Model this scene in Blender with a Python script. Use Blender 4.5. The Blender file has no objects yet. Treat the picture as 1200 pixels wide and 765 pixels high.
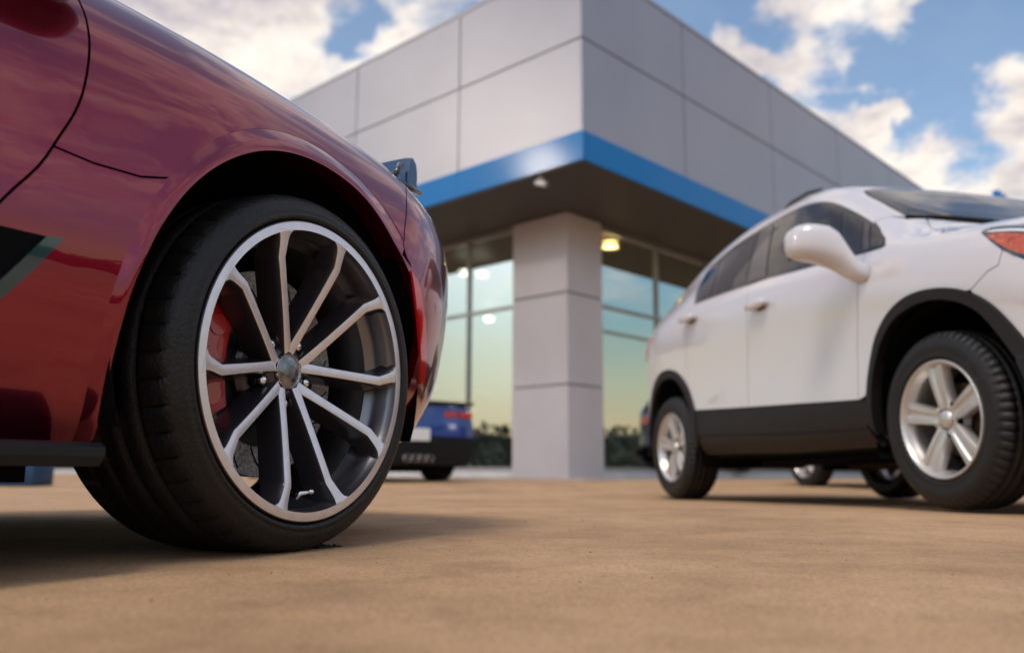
import bpy, bmesh, math, random
from math import sin, cos, pi, radians as R
from mathutils import Vector, Matrix
from mathutils.geometry import delaunay_2d_cdt
random.seed(7)
S = bpy.context.scene
COL = S.collection

# ------------------------------------------------------------------ camera, sky, sun, exposure
EYE = .137
cam_d = bpy.data.cameras.new('camera'); cam = bpy.data.objects.new('camera', cam_d); COL.objects.link(cam)
pit, rol = R(9.55), R(.25)
f_ = Vector((0, cos(pit), sin(pit))); u_ = Vector((0, -sin(pit), cos(pit))); r_ = Vector((1, 0, 0))
r2 = cos(rol)*r_+sin(rol)*u_; u2 = -sin(rol)*r_+cos(rol)*u_
M = Matrix((r2, u2, -f_)).transposed().to_4x4(); M.translation = (0, 0, EYE)
cam.matrix_world = M
cam_d.sensor_width = 36; cam_d.lens = 1018/1200*36; cam_d.clip_start = .02; cam_d.clip_end = 2000
cam_d.dof.use_dof = True; cam_d.dof.focus_distance = 1.50; cam_d.dof.aperture_fstop = 2.7
S.camera = cam

SUN_EL, SUN_AZ = 60., math.atan2(-.49, -.872)      # azimuth measured from +Y towards +X
wd = bpy.data.worlds.new('World'); S.world = wd; wd.use_nodes = True
nt = wd.node_tree; nt.nodes.clear()
def N(t, **k):
    n = nt.nodes.new(t)
    for a, b in k.items(): setattr(n, a, b)
    return n
def L(a, b): nt.links.new(a, b)
def math_(op, a, b=None, c=None, clamp=False):
    n = N('ShaderNodeMath', operation=op, use_clamp=clamp)
    for i, v in enumerate((a, b, c)):
        if v is None: continue
        if hasattr(v, 'is_output'): L(v, n.inputs[i])
        else: n.inputs[i].default_value = v
    return n.outputs[0]
def ramp(fac, stops, interp='LINEAR'):
    n = N('ShaderNodeValToRGB'); n.color_ramp.interpolation = interp
    e = n.color_ramp.elements
    while len(e) > 1: e.remove(e[-1])
    e[0].position = stops[0][0]; e[0].color = (*stops[0][1], 1)
    for p, c in stops[1:]:
        x = e.new(p); x.color = (*c, 1)
    L(fac, n.inputs[0]); return n.outputs[0]
out = N('ShaderNodeOutputWorld')
geo = N('ShaderNodeTexCoord'); D = geo.outputs['Generated']
sep = N('ShaderNodeSeparateXYZ'); L(D, sep.inputs[0]); dz = sep.outputs[2]
sky = N('ShaderNodeTexSky', sky_type='NISHITA'); sky.sun_disc = False; sky.sun_elevation = R(SUN_EL); sky.sun_rotation = SUN_AZ
sky.dust_density = 1.2; sky.ozone_density = 1.6
tint = N('ShaderNodeMix'); tint.data_type = 'RGBA'; tint.blend_type = 'MULTIPLY'; tint.inputs[0].default_value = 1; L(sky.outputs[0], tint.inputs[6]); tint.inputs[7].default_value = (.98, 1.07, 1.06, 1)
bg1 = N('ShaderNodeBackground'); L(tint.outputs[2], bg1.inputs[0]); bg1.inputs[1].default_value = .148
# clouds live on a layer above the place: the direction is projected up to it
den = math_('ADD', math_('MAXIMUM', dz, 0.0), .22)
px_ = math_('DIVIDE', sep.outputs[0], den); py_ = math_('DIVIDE', sep.outputs[1], den)
cmb = N('ShaderNodeCombineXYZ'); L(px_, cmb.inputs[0]); L(py_, cmb.inputs[1]); cmb.inputs[2].default_value = 3.7
def noise(scale, det=8, rough=.55, vec=None, dist=0.):
    n = N('ShaderNodeTexNoise'); n.inputs['Scale'].default_value = scale; n.inputs['Detail'].default_value = det
    n.inputs['Roughness'].default_value = rough; n.inputs['Distortion'].default_value = dist
    L(vec or cmb.outputs[0], n.inputs['Vector']); return n.outputs[0]
nA = noise(3.6, 9, .60, dist=.3); nB = noise(9.5, 6, .6)
fld = math_('ADD', math_('MULTIPLY', nA, .78), math_('MULTIPLY', nB, .22))
# banks (+) and blue openings (-): direction, half width (radians), gain
BL = [(-0.3095, 0.8311, 0.4621, 0.147, 0.05), (-0.2211, 0.8723, 0.4361, 0.147, 0.07), (-0.1615, 0.8643, 0.4764, 0.044, -0.12), (-0.0895, 0.8784, 0.4695, 0.059, 0.04), (-0.2704, 0.8494, 0.4532, 0.029, -0.06), (0.3366, 0.8316, 0.4417, 0.083, 0.2), (0.3721, 0.8099, 0.4535, 0.044, 0.12), (0.2416, 0.86, 0.4495, 0.035, 0.22), (0.3008, 0.8615, 0.409, 0.059, 0.12), (0.3815, 0.8444, 0.376, 0.026, 0.14), (0.4485, 0.8407, 0.3033, 0.128, 0.15), (0.4856, 0.7876, 0.3793, 0.049, 0.14), (0.3608, 0.8819, 0.3035, 0.079, 0.1), (0.1993, 0.8637, 0.463, 0.167, -0.24), (0.4308, 0.806, 0.4059, 0.108, -0.22), (0.3243, 0.8705, 0.3701, 0.059, -0.12), (0.4588, 0.7751, 0.4345, 0.059, -0.06), (0.1469, 0.8801, 0.4516, 0.059, -0.1), (0.9, 0.4, 0.25, 0.3, 0.03)]
wn = N('ShaderNodeTexNoise'); wn.inputs['Scale'].default_value = 9; wn.inputs['Detail'].default_value = 5; wn.inputs['Roughness'].default_value = .6; L(D, wn.inputs['Vector'])
ws_ = N('ShaderNodeVectorMath', operation='MULTIPLY_ADD'); L(wn.outputs['Color'], ws_.inputs[0]); ws_.inputs[1].default_value = (.20, .20, .20); L(D, ws_.inputs[2])
wo_ = N('ShaderNodeVectorMath', operation='SUBTRACT'); L(ws_.outputs[0], wo_.inputs[0]); wo_.inputs[1].default_value = (.10, .10, .10); DW = wo_.outputs[0]
acc = fld
for (dx, dy, dzz, rad, g) in BL:
    v = N('ShaderNodeVectorMath', operation='DISTANCE'); L(DW, v.inputs[0]); v.inputs[1].default_value = Vector((dx, dy, dzz)).normalized()
    m = N('ShaderNodeMapRange', interpolation_type='SMOOTHSTEP'); L(v.outputs['Value'], m.inputs[0])
    m.inputs[1].default_value = rad*1.35; m.inputs[2].default_value = rad*.45; m.inputs[3].default_value = 0; m.inputs[4].default_value = g
    acc = math_('ADD', acc, m.outputs[0])
cov = N('ShaderNodeMapRange', interpolation_type='SMOOTHSTEP'); L(acc, cov.inputs[0]); cov.inputs[1].default_value = .445; cov.inputs[2].default_value = .60; cov.inputs[3].default_value = .06
shade = noise(6.5, 7, .6)
body_ = math_('ADD', math_('MULTIPLY', shade, .6), math_('MULTIPLY', math_('SUBTRACT', fld, .5), .9))
ccol = ramp(body_, [(.20, (1.12, 1.03, .93)), (.29, (1.0, .91, .83)), (.37, (.78, .71, .69)), (.48, (.52, .48, .54))])
bg2 = N('ShaderNodeBackground'); L(ccol, bg2.inputs[0]); bg2.inputs[1].default_value = .92
mx = N('ShaderNodeMixShader'); L(cov.outputs[0], mx.inputs[0]); L(bg1.outputs[0], mx.inputs[1]); L(bg2.outputs[0], mx.inputs[2])
# evening air along the horizon: yellow low down, pale teal above
hcol = ramp(dz, [(0.0, (.78, .52, .38)), (.045, (.98, .76, .46)), (.10, (.78, .80, .60)), (.17, (.42, .66, .68)), (.28, (.28, .50, .66))])
bg3 = N('ShaderNodeBackground'); L(hcol, bg3.inputs[0]); bg3.inputs[1].default_value = .76
hf = N('ShaderNodeMapRange', interpolation_type='SMOOTHSTEP'); L(dz, hf.inputs[0]); hf.inputs[1].default_value = .30; hf.inputs[2].default_value = .12
mx2 = N('ShaderNodeMixShader'); L(hf.outputs[0], mx2.inputs[0]); L(mx.outputs[0], mx2.inputs[1]); L(bg3.outputs[0], mx2.inputs[2])
# added glow in the western sky, for the band highlight and warm left facade
v = N('ShaderNodeVectorMath', operation='DISTANCE'); L(D, v.inputs[0]); v.inputs[1].default_value = Vector((-.985, -.10, .36)).normalized()
gl = N('ShaderNodeMapRange', interpolation_type='SMOOTHSTEP'); L(v.outputs['Value'], gl.inputs[0]); gl.inputs[1].default_value = .036; gl.inputs[2].default_value = .012
gl2 = N('ShaderNodeMapRange', interpolation_type='SMOOTHERSTEP'); L(v.outputs['Value'], gl2.inputs[0]); gl2.inputs[1].default_value = .42; gl2.inputs[2].default_value = .02
gs = math_('ADD', math_('MULTIPLY', gl.outputs[0], 80.), math_('MULTIPLY', gl2.outputs[0], .9))
bg4 = N('ShaderNodeBackground'); bg4.inputs[0].default_value = (1, .86, .66, 1); L(gs, bg4.inputs[1])
ad = N('ShaderNodeAddShader'); L(mx2.outputs[0], ad.inputs[0]); L(bg4.outputs[0], ad.inputs[1])
L(ad.outputs[0], out.inputs[0])

sun_d = bpy.data.lights.new('sun', 'SUN'); sun = bpy.data.objects.new('sun', sun_d); COL.objects.link(sun)
sun_d.energy = 1.5; sun_d.angle = R(18); sun_d.color = (1, .89, .78)
sd = Vector((sin(SUN_AZ)*cos(R(SUN_EL)), cos(SUN_AZ)*cos(R(SUN_EL)), sin(R(SUN_EL))))
sun.rotation_euler = sd.to_track_quat('Z', 'Y').to_euler(); sun.location = (0, 0, 30)

vs = S.view_settings; vs.view_transform = 'Standard'; vs.look = 'None'; vs.exposure = .16; vs.gamma = 1; vs.use_curve_mapping = False
S.render.resolution_x = 1024; S.render.resolution_y = 652

# ------------------------------------------------------------------ materials
def mat(name, col, rough=.5, metal=0., coat=0., coat_r=.03, spec=.5, emit=None, es=1., var=0., vscale=8., bump=0., bscale=80., coat_tint=None, ior=None, trans=0.):
    m = bpy.data.materials.new(name); m.use_nodes = True; t = m.node_tree; b = t.nodes['Principled BSDF']
    b.inputs['Base Color'].default_value = (*col, 1); b.inputs['Roughness'].default_value = rough; b.inputs['Metallic'].default_value = metal
    b.inputs['Coat Weight'].default_value = coat; b.inputs['Coat Roughness'].default_value = coat_r; b.inputs['Specular IOR Level'].default_value = spec
    if trans: b.inputs['Transmission Weight'].default_value = trans
    if ior: b.inputs['IOR'].default_value = ior
    if emit: b.inputs['Emission Color'].default_value = (*emit, 1); b.inputs['Emission Strength'].default_value = es
    tc = t.nodes.new('ShaderNodeTexCoord')
    if var:
        n = t.nodes.new('ShaderNodeTexNoise'); n.inputs['Scale'].default_value = vscale; n.inputs['Detail'].default_value = 6
        t.links.new(tc.outputs['Object'], n.inputs['Vector'])
        r = t.nodes.new('ShaderNodeValToRGB'); a, c = r.color_ramp.elements
        a.position = .3; c.position = .7; a.color = tuple(x*(1-var) for x in col)+(1,); c.color = tuple(min(1, x*(1+var)) for x in col)+(1,)
        t.links.new(n.outputs[0], r.inputs[0]); t.links.new(r.outputs[0], b.inputs['Base Color'])
        mr = t.nodes.new('ShaderNodeMapRange'); mr.inputs[3].default_value = max(0, rough-.12*var*3); mr.inputs[4].default_value = min(1, rough+.12*var*3)
        t.links.new(n.outputs[0], mr.inputs[0]); t.links.new(mr.outputs[0], b.inputs['Roughness'])
    if bump:
        n = t.nodes.new('ShaderNodeTexNoise'); n.inputs['Scale'].default_value = bscale; n.inputs['Detail'].default_value = 5
        t.links.new(tc.outputs['Object'], n.inputs['Vector'])
        bp = t.nodes.new('ShaderNodeBump'); bp.inputs['Strength'].default_value = bump; bp.inputs['Distance'].default_value = .01
        t.links.new(n.outputs[0], bp.inputs['Height']); t.links.new(bp.outputs[0], b.inputs['Normal'])
    return m
def paint(name, col, metal=.25, flake=.0):
    m = mat(name, col, .22, metal, 1., .012)
    t = m.node_tree; b = t.nodes['Principled BSDF']
    b.inputs['Coat IOR'].default_value = 1.6
    tc = t.nodes.new('ShaderNodeTexCoord'); n = t.nodes.new('ShaderNodeTexNoise'); n.inputs['Scale'].default_value = 9; n.inputs['Detail'].default_value = 2
    t.links.new(tc.outputs['Object'], n.inputs['Vector'])
    # very slight orange-peel waviness in the clear coat
    bp = t.nodes.new('ShaderNodeBump'); bp.inputs['Strength'].default_value = .035; bp.inputs['Distance'].default_value = .02
    t.links.new(n.outputs[0], bp.inputs['Height']); t.links.new(bp.outputs[0], b.inputs['Coat Normal'])
    return m
M_ = {}
M_['red'] = paint('deep_red_metallic_paint', (.235, .002, .024), .88)
M_['white'] = paint('white_paint', (.66, .63, .66), 0.)
M_['blue'] = paint('blue_paint', (.004, .045, .28), .3)
M_['silver_paint'] = paint('silver_paint', (.45, .46, .48), .6)
M_['black_paint'] = paint('black_paint', (.012, .012, .014), 0.)
M_['shell'] = mat('black_inner_shell', (.004, .004, .005), .9, spec=.1)
M_['plastic'] = mat('grained_black_plastic', (.0085, .006, .006), .5, spec=.35, var=.2, vscale=30, bump=.25, bscale=500)
M_['plastic_gloss'] = mat('gloss_black_plastic', (.008, .008, .009), .12, coat=.6)
M_['diffuser'] = mat('matt_black_diffuser', (.006, .006, .007), .6, spec=.25)
M_['reflecting_trim'] = mat('gloss_black_trim_brown_reflection', (.035, .02, .018), .2, coat=.5)  # gloss black trim; the brown of its reflections is put into the base colour
M_['skirt'] = mat('satin_black_skirt', (.008, .011, .016), .38, coat=.0, spec=.3)
M_['glass'] = mat('dark_tinted_glass', (.022, .015, .011), .02, spec=.55, coat=.0, coat_r=.005)
M_['tyre'] = mat('tyre_rubber', (.0105, .0095, .010), .44, spec=.34, var=.35, vscale=14, bump=.25, bscale=160)
M_['machined'] = mat('machined_aluminium', (.74, .72, .76), .36, .75, var=.06, vscale=60)
M_['wheel_dark'] = mat('dark_grey_wheel_paint', (.05, .043, .05), .30, .6, coat=.6)
M_['barrel'] = mat('grey_wheel_barrel', (.22, .225, .25), .26, .9, coat=.3)
M_['silver'] = mat('silver_wheel_paint', (.62, .60, .59), .40, .75, coat=.6, var=.05, vscale=20)
M_['chrome'] = mat('chrome', (.8, .8, .82), .08, 1.)
M_['cap'] = mat('smoked_chrome_cap', (.22, .22, .24), .16, 1., var=.5, vscale=60)
M_['disc'] = mat('cast_brake_disc', (.85, .78, .70), .5, .5, var=.5, vscale=160, bump=1.0, bscale=230)
M_['hat'] = mat('slate_disc_hat', (.025, .04, .055), .42, .3)
M_['caliper'] = mat('red_caliper_paint', (.40, .008, .014), .28, 0., coat=.7)
M_['amber'] = mat('amber_lens', (.50, .085, .025), .12, coat=1., var=.35, vscale=50)
M_['redlens'] = mat('red_lens', (.62, .008, .012), .10, coat=1., spec=.8)
M_['redlens2'] = mat('dark_red_lens', (.30, .004, .006), .08, coat=1., spec=.8)
M_['headglass'] = mat('headlamp_glass', (.012, .02, .05), .03, coat=1., spec=1.)
M_['headblue'] = mat('blue_headlamp_lens', (.006, .045, .12), .05, .0, coat=1., spec=.5)
M_['lamp_white'] = mat('white_lamp_strip', (.75, .74, .78), .2, coat=1.)
M_['teal'] = mat('teal_vent_blade', (.015, .06, .08), .14, .3, coat=1.)
M_['plate'] = mat('licence_plate', (.78, .79, .80), .4)
M_['rust'] = mat('brown_metal', (.10, .06, .035), .6, .5, var=.4, vscale=25)
M_['ex'] = mat('exhaust_tip', (.80, .74, .74), .4, .6)
M_['dirt'] = mat('dark_grit', (.018, .014, .012), .85, bump=.5, bscale=60)

# ------------------------------------------------------------------ helpers
def tag(o, label=None, cat=None, group=None, kind=None):
    if label: o['label'] = label
    if cat: o['category'] = cat
    if group: o['group'] = group
    if kind: o['kind'] = kind
    return o
def link_mesh(name, verts, faces, m, parent=None, mi=None, normals=None, smooth=False, loc=None, fix=True):
    me = bpy.data.meshes.new(name); me.from_pydata([tuple(v) for v in verts], [], faces)
    ms = m if isinstance(m, (list, tuple)) else [m]
    for x in ms: me.materials.append(x)
    if mi:
        for p, i in zip(me.polygons, mi): p.material_index = i
    if fix:
        bm = bmesh.new(); bm.from_mesh(me); bmesh.ops.recalc_face_normals(bm, faces=bm.faces); bm.to_mesh(me); bm.free()
    if smooth: me.polygons.foreach_set('use_smooth', [True]*len(me.polygons))
    me.update()
    if normals: me.normals_split_custom_set_from_vertices([tuple(x) for x in normals])
    o = bpy.data.objects.new(name, me); COL.objects.link(o)
    if parent: o.parent = parent
    if loc is not None: o.location = loc
    return o
def empty(name, loc=(0, 0, 0), mw=None):
    o = bpy.data.objects.new(name, None); COL.objects.link(o); o.empty_display_size = .3
    if mw is not None: o.matrix_world = mw
    else: o.location = loc
    return o
class MB:
    def __init__(s): s.v = []; s.f = []; s.m = []
    def add(s, v, f, m=0):
        b = len(s.v); s.v += [tuple(x) for x in v]; s.f += [tuple(i+b for i in x) for x in f]; s.m += [m]*len(f)
    def box(s, a, b, m=0, bev=0.):
        (x0, y0, z0), (x1, y1, z1) = a, b
        if bev:
            bm = bmesh.new(); bmesh.ops.create_cube(bm, size=1)
            for v in bm.verts: v.co = Vector(((x0+x1)/2+v.co.x*(x1-x0), (y0+y1)/2+v.co.y*(y1-y0), (z0+z1)/2+v.co.z*(z1-z0)))
            bmesh.ops.bevel(bm, geom=bm.edges[:], offset=bev, segments=2, profile=.5, affect='EDGES')
            bm.verts.index_update(); s.add([v.co for v in bm.verts], [[v.index for v in f.verts] for f in bm.faces], m); bm.free(); return
        v = [(x0,y0,z0),(x1,y0,z0),(x1,y1,z0),(x0,y1,z0),(x0,y0,z1),(x1,y0,z1),(x1,y1,z1),(x0,y1,z1)]
        s.add(v, [(0,3,2,1),(4,5,6,7),(0,1,5,4),(1,2,6,5),(2,3,7,6),(3,0,4,7)], m)
    def tube(s, p0, p1, r0, r1=None, n=16, m=0, cap=True):
        r1 = r0 if r1 is None else r1
        p0 = Vector(p0); p1 = Vector(p1); d = (p1-p0).normalized(); a = d.orthogonal().normalized(); b = d.cross(a)
        v = [p0+(a*cos(2*pi*i/n)+b*sin(2*pi*i/n))*r0 for i in range(n)]+[p1+(a*cos(2*pi*i/n)+b*sin(2*pi*i/n))*r1 for i in range(n)]
        f = [(i, (i+1) % n, n+(i+1) % n, n+i) for i in range(n)]
        if cap: f += [tuple(range(n-1, -1, -1)), tuple(range(n, 2*n))]
        s.add(v, f, m)
    def path(s, pts, rad, n=10, m=0):
        pts = [Vector(p) for p in pts]; rr = rad if isinstance(rad, (list, tuple)) else [rad]*len(pts)
        rings = []
        a = None
        for i, p in enumerate(pts):
            d = (pts[min(i+1, len(pts)-1)]-pts[max(i-1, 0)]).normalized()
            a = d.orthogonal().normalized() if a is None else (a-d*a.dot(d)).normalized()
            b = d.cross(a)
            rings.append([p+(a*cos(2*pi*k/n)+b*sin(2*pi*k/n))*rr[i] for k in range(n)])
        s.rings(rings, m)
    def rings(s, rings, m=0, cap=True, closed=True):
        n = len(rings[0]); v = [p for r in rings for p in r]; f = []
        for i in range(len(rings)-1):
            for k in range(n if closed else n-1):
                k2 = (k+1) % n
                f.append((i*n+k, i*n+k2, (i+1)*n+k2, (i+1)*n+k))
        if cap: f += [tuple(range(n-1, -1, -1)), tuple(range((len(rings)-1)*n, len(rings)*n))]
        s.add(v, f, m)
    def lathe(s, prof, n=96, m=0, axis='y', closed=False, c=(0, 0, 0)):
        # prof: (radius, outward); outward is -y
        v = []; f = []
        for i in range(n):
            a = 2*pi*i/n
            for (r, w) in prof: v.append((c[0]+r*cos(a), c[1]-w, c[2]+r*sin(a)))
        k = len(prof)
        for i in range(n):
            j = (i+1) % n
            for q in range(k-1): f.append((i*k+q, i*k+q+1, j*k+q+1, j*k+q))
        s.add(v, f, m)
    def ball(s, c, r, m=0, nu=16, nv=10, sx=1, sy=1, sz=1, p=1.):
        def e(x): return math.copysign(abs(x)**p, x)
        v = [];f = []
        for j in range(nv+1):
            t = -pi/2+pi*j/nv
            for i in range(nu):
                a = 2*pi*i/nu
                v.append((c[0]+r*sx*e(cos(t))*e(cos(a)), c[1]+r*sy*e(cos(t))*e(sin(a)), c[2]+r*sz*e(sin(t))))
        for j in range(nv):
            for i in range(nu): f.append((j*nu+i, j*nu+(i+1) % nu, (j+1)*nu+(i+1) % nu, (j+1)*nu+i))
        s.add(v, f, m)
    def build(s, name, m, parent=None, smooth=False, bevel=0., fix=True, angle=None):
        o = link_mesh(name, s.v, s.f, m, parent, s.m, smooth=smooth or bool(angle), fix=fix)
        if bevel:
            b = o.modifiers.new('bevel', 'BEVEL'); b.width = bevel; b.segments = 2; b.limit_method = 'ANGLE'; b.angle_limit = R(40)
        if angle:
            me = o.data; bm = bmesh.new(); bm.from_mesh(me)
            bmesh.ops.remove_doubles(bm, verts=bm.verts, dist=1e-5)
            for e in bm.edges:
                if len(e.link_faces) == 2 and e.calc_face_angle(0) > R(angle): e.smooth = False
            bm.to_mesh(me); bm.free()
        return o

# ---- surface tables
import math
def herm(xs, ys, x):
    n = len(xs)
    if x <= xs[0]: i = 0
    elif x >= xs[-1]: i = n - 2
    else:
        i = 0
        while x > xs[i+1]: i += 1
    h = xs[i+1]-xs[i]; t = min(1.0, max(0.0, (x-xs[i])/h))
    d = (ys[i+1]-ys[i])/h
    def sl(a):
        if a <= 0 or a >= n-1: return None
        d0 = (ys[a]-ys[a-1])/(xs[a]-xs[a-1]); d1 = (ys[a+1]-ys[a])/(xs[a+1]-xs[a])
        h0 = xs[a]-xs[a-1]; h1 = xs[a+1]-xs[a]
        return (d0*h1+d1*h0)/(h0+h1)
    m0 = sl(i); m1 = sl(i+1)
    if m0 is None: m0 = 1.5*d-0.5*m1 if m1 is not None else d
    if m1 is None: m1 = 1.5*d-0.5*m0
    t2 = t*t; t3 = t2*t
    return (2*t3-3*t2+1)*ys[i]+(t3-2*t2+t)*h*m0+(-2*t3+3*t2)*ys[i+1]+(t3-t2)*h*m1
class Skin:
    """body skin: stations along the car, each a list of (w, z) control points; point(u, s) -> (u, w, z)"""
    def __init__(self, stations, post=None):
        self.us = [a for a, _ in stations]; self.st = [b for _, b in stations]
        self.n = len(self.st[0]); self.cache = {}; self.post = post
    def section(self, u):
        k = round(u, 5)
        if k not in self.cache:
            self.cache[k] = [(herm(self.us, [s[i][0] for s in self.st], u), herm(self.us, [s[i][1] for s in self.st], u)) for i in range(self.n)]
        return self.cache[k]
    def point(self, u, s):
        c = self.section(u); n = self.n
        s = min(n-1.0, max(0.0, s)); i = min(n-2, int(s)); t = s-i
        r = []
        for k in (0, 1):
            p1 = c[i][k]; p2 = c[i+1][k]
            p0 = c[i-1][k] if i > 0 else 2*p1-p2
            p3 = c[i+2][k] if i+2 < n else 2*p2-p1
            r.append(0.5*((2*p1)+(-p0+p2)*t+(2*p0-5*p1+4*p2-p3)*t*t+(-p0+3*p1-3*p2+p3)*t*t*t))
        p = (u, r[0], r[1])
        return self.post(p, s) if self.post else p
def sstep(x):
    x = min(1.0, max(0.0, x)); return x*x*(3-2*x)
# u forward of front axle, w outward (0 = wheel face), z up
def red_g(z):
    return herm([.12,.19,.21,.25,.3,.42,.5,.9],[.22,.18,.13,.09,.058,.02,.004,0],z)
def red_post(p, s):
    u, w, z = p
    # plan taper of the nose
    ue = u+red_g(z)
    if ue > .28:
        a = ue-.28
        d = a*a*1.0 + max(0, ue-.62)**2.2*6.0
        w = -.94+(w+.94)*max(0.02, 1-d/.94)
    # cove behind the front wheel
    if z < .46: w -= .036*((.46-z)/.28)**1.6*sstep((.25-u)/.35)
    return (u, w, z)
def red_sec(u, zc, dw=0., tail=0.):
    k = zc/.895
    # z of the upper control points scales about .6
    q = (zc-.6)/(.895-.6)
    P = [(-.06,.180),(-.03,.235),(-.008,.34),(0,.48),(-.004,.60),(-.018,.70),(-.05,.775),(-.105,.835),(-.18,.872),(-.30,.895),(-.50,.885),(-.72,.90),(-.94,.905)]
    return (u, [(w+dw*(1 if i < 8 else .5 if i < 10 else 0), z if z <= .6 else .6+(z-.6)*q) for i, (w, z) in enumerate(P)])
red_stations = [red_sec(-3.72,.99,-.11), red_sec(-3.3,.99,-.035), red_sec(-2.7,.97,0.02), red_sec(-2.0,.92,-.03), red_sec(-1.3,.90,-.05), red_sec(-.8,.93,-.035),
    red_sec(-.45,.930,-.015), red_sec(-.2,.924,0), red_sec(0,.914), red_sec(.2,.894), red_sec(.4,.858), red_sec(.55,.82), red_sec(.7,.765), red_sec(.85,.69), red_sec(1.0,.62)]
red_skin = Skin(red_stations, red_post)
# x forward of front axle, w outward (0 = wheel face), z up
def suv_post(p, s):
    x, w, z = p
    d = 0.
    if x > .30: a = x-.30; d = a*a*.55+max(0, x-.62)**2*3.2
    if x < -2.75: a = -2.75-x; d = a*a*.35+max(0, -3.0-x)**2*2.6
    w = -.885+(w+.885)*max(.05, 1-d/.885)
    return (x, w, z)
def suv_sec(x, zb, zg, zr, zc, wg=-.19, wr=-.34, zs=.25, top=None):
    m = [(-.05, zs), (-.012, zs+.06), (0, max(.40,zs+.12)), (-.004, max(.50,zs+.2)), (-.012, min(.65, zb-.44+.12*max(0, 1-zb))), (-.012, min(.80, zb-.30+.1*max(0, 1-zb))), (-.006, zb-.19), (-.022, zb-.075), (-.055, zb)]
    wm = -.055+(wg+.055)*.46
    m += [(wm, zb+(zg-zb)*.5), (wg, zg), (wg+(wr-wg)*.38, zg+(zr-zg)*.66), (wr, zr), (-.60, zr+(zc-zr)*.75), (-.885, zc)]
    return (x, m)
suv_stations = [
 suv_sec(-3.36, .98, 1.02, 1.05, 1.08, -.12, -.25, .40),
 suv_sec(-3.22, 1.10, 1.17, 1.22, 1.25, -.13, -.28, .36),
 suv_sec(-3.05, 1.17, 1.27, 1.36, 1.40, -.15, -.30, .33),
 suv_sec(-2.80, 1.21, 1.35, 1.465, 1.525, -.17, -.33, .30),
 suv_sec(-2.45, 1.225, 1.425, 1.585, 1.62, -.18, -.34, .28),
 suv_sec(-2.00, 1.22, 1.49, 1.66, 1.685, -.19, -.35, .27),
 suv_sec(-1.50, 1.20, 1.51, 1.675, 1.70, -.195, -.36, .26),
 suv_sec(-1.10, 1.17, 1.495, 1.64, 1.655, -.195, -.36, .25),
 suv_sec(-.85, 1.145, 1.44, 1.555, 1.575, -.19, -.36, .25),
 suv_sec(-.65, 1.12, 1.345, 1.445, 1.455, -.175, -.36, .25),
 suv_sec(-.45, 1.095, 1.23, 1.322, 1.325, -.14, -.34, .25),
 suv_sec(-.25, 1.075, 1.12, 1.185, 1.20, -.10, -.32, .25),
 suv_sec(-.08, 1.045, 1.075, 1.115, 1.150, -.10, -.32, .25),
 suv_sec(.10, 1.015, 1.05, 1.09, 1.125, -.11, -.33, .25),
 suv_sec(.35, .97, 1.00, 1.045, 1.085, -.11, -.33, .25),
 suv_sec(.60, .88, .92, .97, 1.02, -.12, -.33, .26),
 suv_sec(.75, .78, .82, .86, .92, -.12, -.33, .27),
 suv_sec(.84, .70, .73, .76, .80, -.12, -.33, .30)]
suv_skin = Skin(suv_stations, suv_post)
# ------------------------------------------------------------------ car skins
def inpoly(x, y, P):
    c = False; n = len(P); j = n-1
    for i in range(n):
        (xi, yi), (xj, yj) = P[i], P[j]
        if (yi > y) != (yj > y) and x < (xj-xi)*(y-yi)/(yj-yi)+xi: c = not c
        j = i
    return c
def area(P): return .5*sum(P[i][0]*P[(i+1) % len(P)][1]-P[(i+1) % len(P)][0]*P[i][1] for i in range(len(P)))
KS = .12     # metres per unit of s, for triangulation only
def smooth_closed(P, it=0):
    return P
def refine(P, step):
    o = []
    n = len(P)
    for i in range(n):
        a, b = P[i], P[(i+1) % n]; d = math.hypot(b[0]-a[0], b[1]-a[1]); k = max(1, int(math.ceil(d/step)))
        for j in range(k): o.append((a[0]+(b[0]-a[0])*j/k, a[1]+(b[1]-a[1])*j/k))
    return o
def inset(P, g):
    if area(P) < 0: P = P[::-1]
    n = len(P); o = []
    for i in range(n):
        p, a, b = Vector(P[i]), Vector(P[i-1]), Vector(P[(i+1) % n])
        d0 = (p-a).normalized(); d1 = (b-p).normalized()
        n0 = Vector((-d0.y, d0.x)); n1 = Vector((-d1.y, d1.x)); m = n0+n1
        if m.length < 1e-6: m = n0
        m.normalize(); q = p+m*(g/max(.45, m.dot(n0)))
        o.append((q.x, q.y))
    return o
def spline_open(pts, k=4):
    """round a digitised outline: Catmull-Rom through the points"""
    o = []; n = len(pts)
    for i in range(n-1):
        p0 = pts[max(0, i-1)]; p1 = pts[i]; p2 = pts[i+1]; p3 = pts[min(n-1, i+2)]
        for j in range(k):
            t = j/k
            o.append(tuple(.5*((2*p1[c])+(-p0[c]+p2[c])*t+(2*p0[c]-5*p1[c]+4*p2[c]-p3[c])*t*t+(-p0[c]+3*p1[c]-3*p2[c]+p3[c])*t**3) for c in (0, 1)))
    o.append(pts[-1]); return o
def s_at(skin, u, z, smax=None):
    lo, hi = 0., (smax or 8.)
    for _ in range(26):
        m = (lo+hi)/2
        if skin.point(u, m)[2] < z: lo = m
        else: hi = m
    return (lo+hi)/2
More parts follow.
